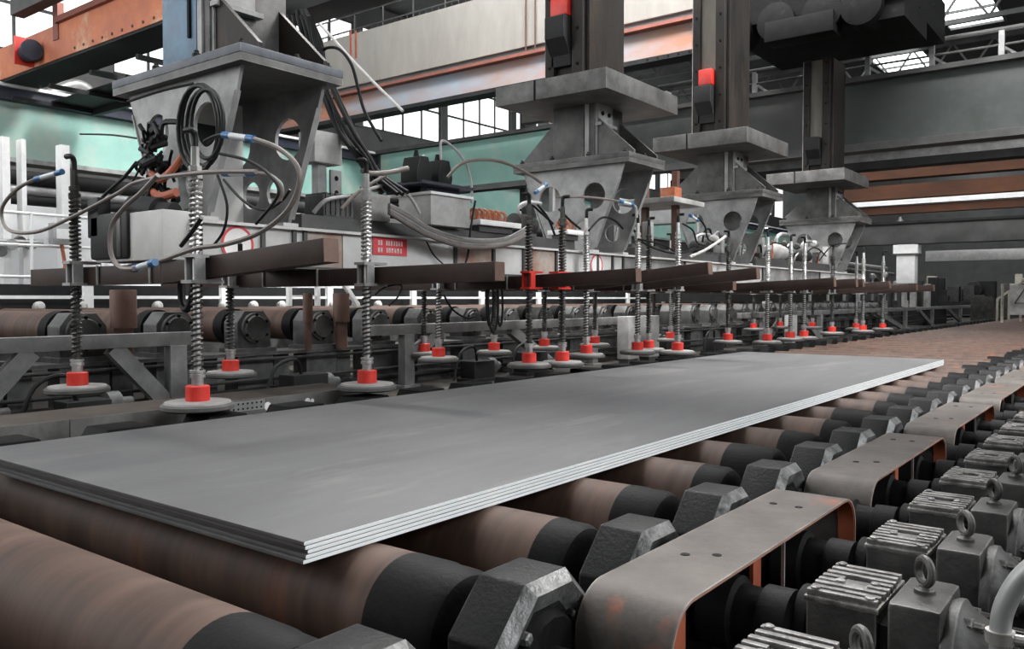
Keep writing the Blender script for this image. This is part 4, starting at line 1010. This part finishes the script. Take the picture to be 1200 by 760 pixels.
# railing on the crossing girder
t = thing('guard_railing', 'grey walkway railing along the top of the long grey-teal girder', 'railing', (-12, 22.9, 5.58))
for zz, rr in ((.75, .07), (.4, .03)): MB().tube([(0, 0, zz), (21, 0, zz)], rr, 8).build('rail', M['girder'], t)
for k in range(15): MB().mm((k * 1.5 - .06, -.06, 0), (k * 1.5 + .06, .06, .75)).build('post', M['galv'], t)
for k in range(14): MB().bar((k * 1.5, .2, .4), (k * 1.5 + .5, .2, 0.02), .06, .06).build('brace', M['galv'], t)
for k, (x, wd, z1) in enumerate(((-17.6, .5, 8.2), (-18.4, .25, 8.2), (-15.0, .35, 7.4))):
    o = MB().mm((x, 24.5, -1.1), (x + wd, 25.2, z1)).build('hall_column', M['girder' if k else 'galv']); tag(o, 'grey building column behind the teal girder, %s' % ['broad pale one', 'narrow one', 'right one'][k], 'column')
o = MB().mm((-17.5, 23.4, 6.05), (-12, 23.8, 6.35)).build('walkway_beam', M['concrete']); tag(o, 'pale walkway beam just above the teal girder', 'beam')
# rusty beams at right
for i, (z0, z1, x0, mt, lab) in enumerate(((4.52, 4.95, -12, 'rustbeam', 'pale rusty beam directly below the grey girders at right'), (3.78, 4.3, -10.8, 'rustbeam', 'deep rust-brown beam, middle of the rusty ones at right'), (3.22, 3.5, -10, 'rustbeam', 'thin lower rusty beam at right'))):
    o = MB().mm((x0, 34 + i * .1, z0), (6, 34.6, z1)).build('rusty_beam', M[mt]); tag(o, lab, 'beam')
o = MB().mm((-10, 34.05, 3.54), (6, 34.4, 3.72)).build('pale_duct', M['whitepaint']); tag(o, 'white narrow duct between the rusty beams at right', 'duct')
t = thing('box_girder', 'smooth dark grey box girder low at the right, behind the rightmost mast', 'girder', (-11, 32, 1.93))
MB().mm((0, 0, 0), (18, .6, .72), .02).build('box_body', M['girder'], t)
MB().mm((0, -.1, .72), (18, .7, .80)).build('cap_flange', M['darksteel'], t)
o = MB().mm((-7.2, 36, 1.45), (6, 36.4, 1.86), .02).build('pale_duct', M['galv']); tag(o, 'pale horizontal duct below the dark grey box girder', 'duct')
t = thing('pale_hopper', 'white painted square hopper box hanging from the dark grey box girder', 'hopper', (-7.05, 32.05, .55))
MB().mm((-.30, 0, 0), (.30, .5, 1.38), .01).build('shaft', M['whitepaint'], t)
MB().mm((-.40, -.05, 1.02), (.40, .55, 1.36)).build('head', M['whitepaint'], t)
MB().mm((-.44, -.07, 1.0), (.44, .57, 1.05)).build('head_plate', M['girder'], t)

# ------------------------------------------------------------------ left background: bright enclosure with handrails
t = thing('white_enclosure', 'bright white panelled enclosure wall at the far left', 'enclosure', (-16, 2, -1.18))
for k in range(12):
    MB().mm((-.1, k * 2.0 + .01, .9), (0, k * 2.0 + 1.99, 3.25), .01).build('panel', M['whitewall'], t)
MB().mm((-.2, 0, 0), (-.1, 24, 3.25)).build('backing', M['truss'], t)
t = thing('handrail', 'white tubular handrail in front of the bright enclosure', 'railing', (-14.2, 2, .1))
for zz in (.25, .75, 1.25): MB().tube([(0, 0, zz), (0, 16, zz)], .025, 8).build('rail', M['whitepaint'], t)
for k in range(14): MB().cyl((0, .4 + k * 1.2, -.1), (0, .4 + k * 1.2, 1.27), .028, n=8).build('post', M['whitepaint'], t)
for i, (zz, rr, mt) in enumerate(((2.05, .13, 'darksteel'), (1.84, .09, 'galv'), (1.68, .09, 'darksteel'))):
    o = MB().tube([(-15.3, 0, zz), (-15.3, 24, zz)], rr, 12).build('overhead_pipe', M[mt]); tag(o, 'horizontal pipe under the teal runway girder, %s of three' % ['upper', 'middle', 'lower'][i], 'pipe')
for i, (px, wd) in enumerate(((5, .12), (26, .07), (283 / 3.8, .14))):
    p = at(px, 250, x=-14.8)
    o = MB().mm((-14.9, p.y - wd / 2, -1.18), (-14.7, p.y + wd / 2, 2.6)).build('white_post', M['whitepaint']); tag(o, 'white upright post in front of the enclosure, %s from the left' % nth(i + 1), 'post')
p = at(72, 274, x=-14.0)
t = thing('switch_box', 'small grey switch box on the handrail at the far left', 'box', p)
MB().mm((-.1, -.16, -.17), (.05, .16, .17), .01).build('case', M['galv'], t); MB().mm((.05, -.1, -.08), (.06, .1, .08)).build('label_plate', M['whitepaint'], t)
MB().tube([(0, 0, -.17), (0, .05, -.5), (0, .02, -.8)], .03, 8).build('conduit', M['copper'], t)
p = at(12, 290, x=-14.6)
t = thing('gauge_cluster', 'cluster of small valves and gauges on pipes at the far left', 'valve', p)
for i in range(5):
    MB().lathe((random.uniform(-.1, .1), -.35 + i * .17, random.uniform(-.1, .3)), (1, 0, 0), [(0, .09), (.1, .09)], 12).build('gauge', M['block' if i % 2 else 'galv'], t)
MB().tube([(0, -.5, .1), (0, .5, .1)], .04, 8).build('manifold', M['galv'], t)
# dark low machine behind the bench with a white rail and bright roller ends
o = MB().mm((-14.0, -2, -.5), (-13.5, 40, .22)).build('long_trough', M['darksteel']); tag(o, 'long dark trough behind the rear bench rollers', 'trough')
t = thing('low_rail', 'thin white low rail on posts behind the rear bench', 'railing', (-13.2, 0, -.62))
MB().mm((0, 0, .62), (.05, 40, .67)).build('rail', M['whitepaint'], t)
for k in range(16): MB().mm((0, 1.5 + k * 2.4, 0), (.08, 1.64 + k * 2.4, 1.25)).build('post', M['whitepaint'], t)
for k in range(13):
    yb = 5.0 + k * .62
    o = MB().lathe((-13.1, yb, -.12), (1, 0, .3), [(-.1, .045), (-.05, .075), (.0, .085), (.05, .075), (.08, .045), (.085, .02)], 16).build('roller_cap', M['hosew']); tag(o, 'shiny round roller cap behind the rear bench, %s from the left' % nth(k + 1), 'cap', 'shiny roller caps')
t = thing('dark_curtain_frame', 'dark machine frame wall behind the far part of the rear bench', 'machine', (-15.0, 26.5, -1.18))
MB().mm((0, 0, 0), (.6, 24, 1.9)).build('body', M['darksteel'], t)
for k in range(14): MB().mm((.6, .5 + k * 1.7, .2), (.75, .9 + k * 1.7, 2.4)).build('rib', M['block'], t)
# pale upright boxes and ladder between the cups
for i, (px, lab) in enumerate(((732, 'pale upright cabinet, left one of a pair behind the cups'), (756, 'pale upright cabinet, right one of a pair behind the cups'))):
    p = at(px, 380, x=-7.8)
    t = thing('upright_cabinet', lab, 'cabinet', (-7.72, p.y, -1.18), 'upright cabinets')
    MB().mm((-.12, -.2, .08), (.12, .2, .86), .01).build('case', M['boxgrey'], t); MB().mm((-.1, -.18, 0), (.1, .18, .08)).build('plinth', M['beamdark'], t)
p = at(925, 385, x=-7.6)
t = thing('pale_post', 'white square post standing near the third mast cups', 'post', (-7.75, 22.4, -1.18))
MB().mm((-.1, -.2, 0), (.1, .2, .75)).build('shaft', M['whitepaint'], t)
t = thing('ladder', 'white steel ladder and brace behind the bench near the nearest rod', 'ladder', (-9.6, 7.4, -.1))
for yy in (0, .5): MB().mm((-.03, yy, 0), (.03, yy + .06, .95)).build('stile', M['whitepaint'], t)
for k in range(5): MB().mm((-.02, .03, .12 + k * .18), (.02, .53, .15 + k * .18)).build('rung', M['whitepaint'], t)
MB().bar((0, .55, .9), (0, 1.3, .0), .06, .06).build('brace', M['whitepaint'], t)

# ------------------------------------------------------------------ far end of the hall at the right
def clutter(seed, x0, x1, y0, y1, z0, z1, nme, lab, cat, mats, n=10):
    rnd = random.Random(seed); t = thing(nme, lab, cat, (x0, y0, z0))
    MB().mm((0, 0, 0), (x1 - x0, y1 - y0, (z1 - z0) * .35)).build('base', M[mats[0]], t)
    for i in range(n):
        a = rnd.uniform(0, .75) * (x1 - x0); b = rnd.uniform(0, .75) * (y1 - y0); s = rnd.uniform(.12, .3) * (x1 - x0); h = rnd.uniform(.4, 1) * (z1 - z0)
        q = M[rnd.choice(mats)]
        if i % 3 == 2: MB().lathe((a, b, h * .8), (0, 1, 0), [(0, s * .4), (s, s * .45)], 14).build('drum', q, t)
        else: MB().mm((a, b, 0), (a + s, b + s, h), .01).build('block', q, t)
    return t
clutter(1, -10.2, -8.2, 41, 46, -1.18, 1.15, 'gauge_machine', 'far machine with pale covers right of the white hopper', 'machine', ['darksteel', 'beige', 'motor', 'boxgrey'], 16)
clutter(2, -13.4, -10.6, 36, 44, -.4, 1.0, 'gauge_machine', 'far dark machine just left of the one with pale covers', 'machine', ['darksteel', 'motor', 'galv'], 14)
clutter(3, -6.2, -4.9, 46, 50, -1.18, 1.35, 'drive_stand', 'far stand with pale rounded covers at the right edge', 'machine', ['motor', 'beige', 'beige', 'boxgrey'], 12)
clutter(4, -12, -8.5, 60, 66, -1.0, 1.4, 'drive_stand', 'dark far stand in the middle distance under the pale duct', 'machine', ['darksteel', 'block', 'motor'], 14)
clutter(5, -12.9, -10.1, 24, 34, -.1, .8, 'transfer_frame', 'dark transfer frame on the bench behind the farthest cups', 'machine', ['darksteel', 'motor', 'galv', 'block'], 22)
o = MB().mm((-6.3, 40.5, -1.18), (-5.5, 41.2, .1)).build('dark_pillar', M['motor']); tag(o, 'dark grey pillar at the far end beside the roller table', 'pillar')
t = thing('stair_rail', 'pale sloping stair railing at the right edge far away', 'railing', (-5.0, 38, -1.0))
for q in (0, .35):
    MB().bar((0, q, 1.0), (1.3, q, 2.0), .05, .05).build('handrail', M['beige'], t)
    for i in range(4): MB().mm((i * .4 - .02, q - .02, 0), (i * .4 + .02, q + .02, 1.0 + i * .3)).build('post', M['beige'], t)
p = at(1196, 348, y=36)
t = thing('warning_board', 'pale board with black warning triangle at the far right edge', 'sign', p)
MB().mm((-.35, 0, -.65), (.6, .05, .45)).build('board', M['boxgrey'], t)
m = MB(); tri = [Vector((-.18, -.01, -.22)), Vector((.12, -.01, .3)), Vector((.42, -.01, -.22))]
for i in range(3): m.bar(tri[i], tri[(i + 1) % 3], .02, .05, up=(0, 1, 0))
m.build('triangle', M['black'], t, 'black triangle outline')
MB().cyl((-.6, .1, -1.0), (-.6, .1, .5), .05, n=10).build('pole', M['beige'], t)
for i, (x, y, z, lab) in enumerate(((-2, 60, 4.6, 'bright hanging lamp far away, right one'), (-14, 62, 5.2, 'bright hanging lamp far away, middle one'), (-22, 58, 5.0, 'bright hanging lamp far away, left one'))):
    t = thing('hall_lamp', lab, 'lamp', (x, y, z), 'hall lamps')
    MB().lathe((0, 0, 0), (0, 0, 1), [(0, .3), (.25, .12), (.4, .08)], 16).build('shade', M['galv'], t)
    MB().lathe((0, 0, -.03), (0, 0, 1), [(0, .22), (.03, .24)], 16).build('bulb', M['sky'], t)
    MB().cyl((0, 0, .4), (0, 0, 14 - z), .02, n=6).build('cord', M['cable'], t)

# small gear lumps on the floor under the trestles
for i, (y, sz, lab) in enumerate(((2.6, 1, 'dark floor gearbox left of the far-left suction cup'), (3.7, .9, 'dark floor gearbox behind the far-left suction cup'), (6.2, 1.1, 'dark floor gearbox behind the second bright rod'),
                                  (9.3, 1, 'dark floor gearbox right of the bare trestle post'), (10.6, 1.2, 'dark floor gearbox behind the red-clamped rods'), (15.2, 1.2, 'dark floor gearbox behind the third mast cups'), (17.4, 1.1, 'dark floor gearbox left of the white square post'))):
    t = thing('floor_gearbox', lab, 'gearbox', (-7.72, y, -1.18), 'floor gearboxes')
    MB().mm((-.14, -.25 * sz, .05), (.14, .2 * sz, .3 * sz), .02).build('case', M['darksteel'], t)
    MB().mm((-.16, -.3 * sz, 0), (.16, .3 * sz, .05)).build('foot_plate', M['darksteel'], t)
    MB().lathe((0, .2 * sz, .2), (0, 1, 0), [(0, .12), (.12, .12), (.13, .06), (.25, .06)], 16).build('stub_shaft', M['block'], t)
    MB().tube(spl([(.05, -.1, .28 * sz), (.08, -.2, .5), (.04, -.45, .42), (.05, -.6, .05)]), .02, 7).build('hose', M['cable'], t)
for i, (y0_, y1_, lab) in enumerate(((10.95, 11.8, 'cluster of valves and pipes on the beam right of the second mast'), (13.75, 14.4, 'cluster of valves and pipes on the beam left of the third mast'), (15.7, 17.1, 'cluster of valves and pipes on the beam right of the third mast'), (17.9, 20.4, 'cluster of valves and pipes on the beam left of the rightmost mast'))):
    t = thing('valve_cluster', lab, 'valve', (-6.45, y0_, .762), 'valve clusters on the lifter beam'); rnd = random.Random(20 + i); L = y1_ - y0_
    MB().mm((-.3, 0, 0), (.3, L, .05)).build('base_plate', M['beamdark'], t)
    for q in range(int(7 + L * 5)):
        x = rnd.uniform(-.1, .3); y = rnd.uniform(0, L - .15); h = rnd.uniform(.12, .5); k = q % 4
        if k == 0: MB().mm((x - .06, y, .05), (x + .06, y + .14, h), .008).build('valve_body', M[rnd.choice(('boxgrey', 'motor', 'galv'))], t)
        elif k == 1: MB().lathe((x, y, h), (0, 1, 0), [(0, .05), (.02, .08), (.14, .08), (.16, .04)], 14).build('valve_drum', M[rnd.choice(('galv', 'boxgrey', 'motor'))], t)
        elif k == 2: MB().tube(spl([(x, y, .05), (x + .05, y + .03, h), (x + .08, y + .2, h + .06), (x + .04, y + .38, h * .6)]), .02, 7).build('valve_pipe', M[rnd.choice(('cable', 'galv', 'hose'))], t)
        else: MB().cyl((x, y, .05), (x, y, h + .1), .02, n=8).build('stem', M[rnd.choice(('galv', 'chrome', 'copper'))], t)

t = thing('relay_box', 'pale relay box on a bracket right of the near hanger plates', 'box', (-6.5, 5.25, .76))
MB().mm((-.12, 0, .55), (.12, .34, .85), .01).build('case', M['boxgrey'], t)
MB().mm((-.05, .1, 0), (.05, .2, .55)).build('stand', M['hang'], t)
MB().mm((.06, .22, .2), (.09, .36, .5), .006).build('hole_bracket', M['hang'], t)
for zz in (.28, .42): MB().lathe((.09, .29, zz), (1, 0, 0), [(0, .025), (.004, .025)], 10).build('bolt', M['black'], t)

for i, (x, z, r_, mt) in enumerate(((-9.6, 1.35, .09, 'galv'), (-9.3, 1.1, .07, 'block'), (-9.7, .85, .1, 'motor'), (-9.2, .62, .05, 'galv'))):
    t = thing('pipe_run', 'long pipe over the far bench on stands, %s from the top of four' % nth(i + 1), 'pipe', (x, 23.5, z))
    MB().tube([(0, 0, 0), (0, 16.5, 0)], r_, 10).build('pipe', M[mt], t)
    for k in range(2):
        MB().mm((-.04, 12.2 + k * 3 + i * .3, -z - 1.18), (.04, 10.58 + k * 6 + i * .3, 0)).build('stand', M['block'], t)
rnd = random.Random(77)
for i in range(10):
    y = 24.0 + i * 1.9; zt = rnd.uniform(.5, 1.0)
    t = thing('bench_valve', 'small valve column in the clutter past the farthest cups, %s from the near end' % nth(i + 1), 'valve', (-9.0, y, -.62))
    MB().mm((-.1, -.12, 0), (.1, .12, .55)).build('block', M[rnd.choice(('motor', 'boxgrey', 'block'))], t)
    MB().cyl((0, 0, .55), (0, 0, .62 + zt), .05, n=10).build('stem', M['galv'], t)
    MB().lathe((0, -.12, .62 + zt), (0, 1, 0), [(0, .06), (.04, .12), (.2, .12), (.24, .06)], 14).build('hand_wheel', M[rnd.choice(('boxgrey', 'beige', 'galv'))], t)
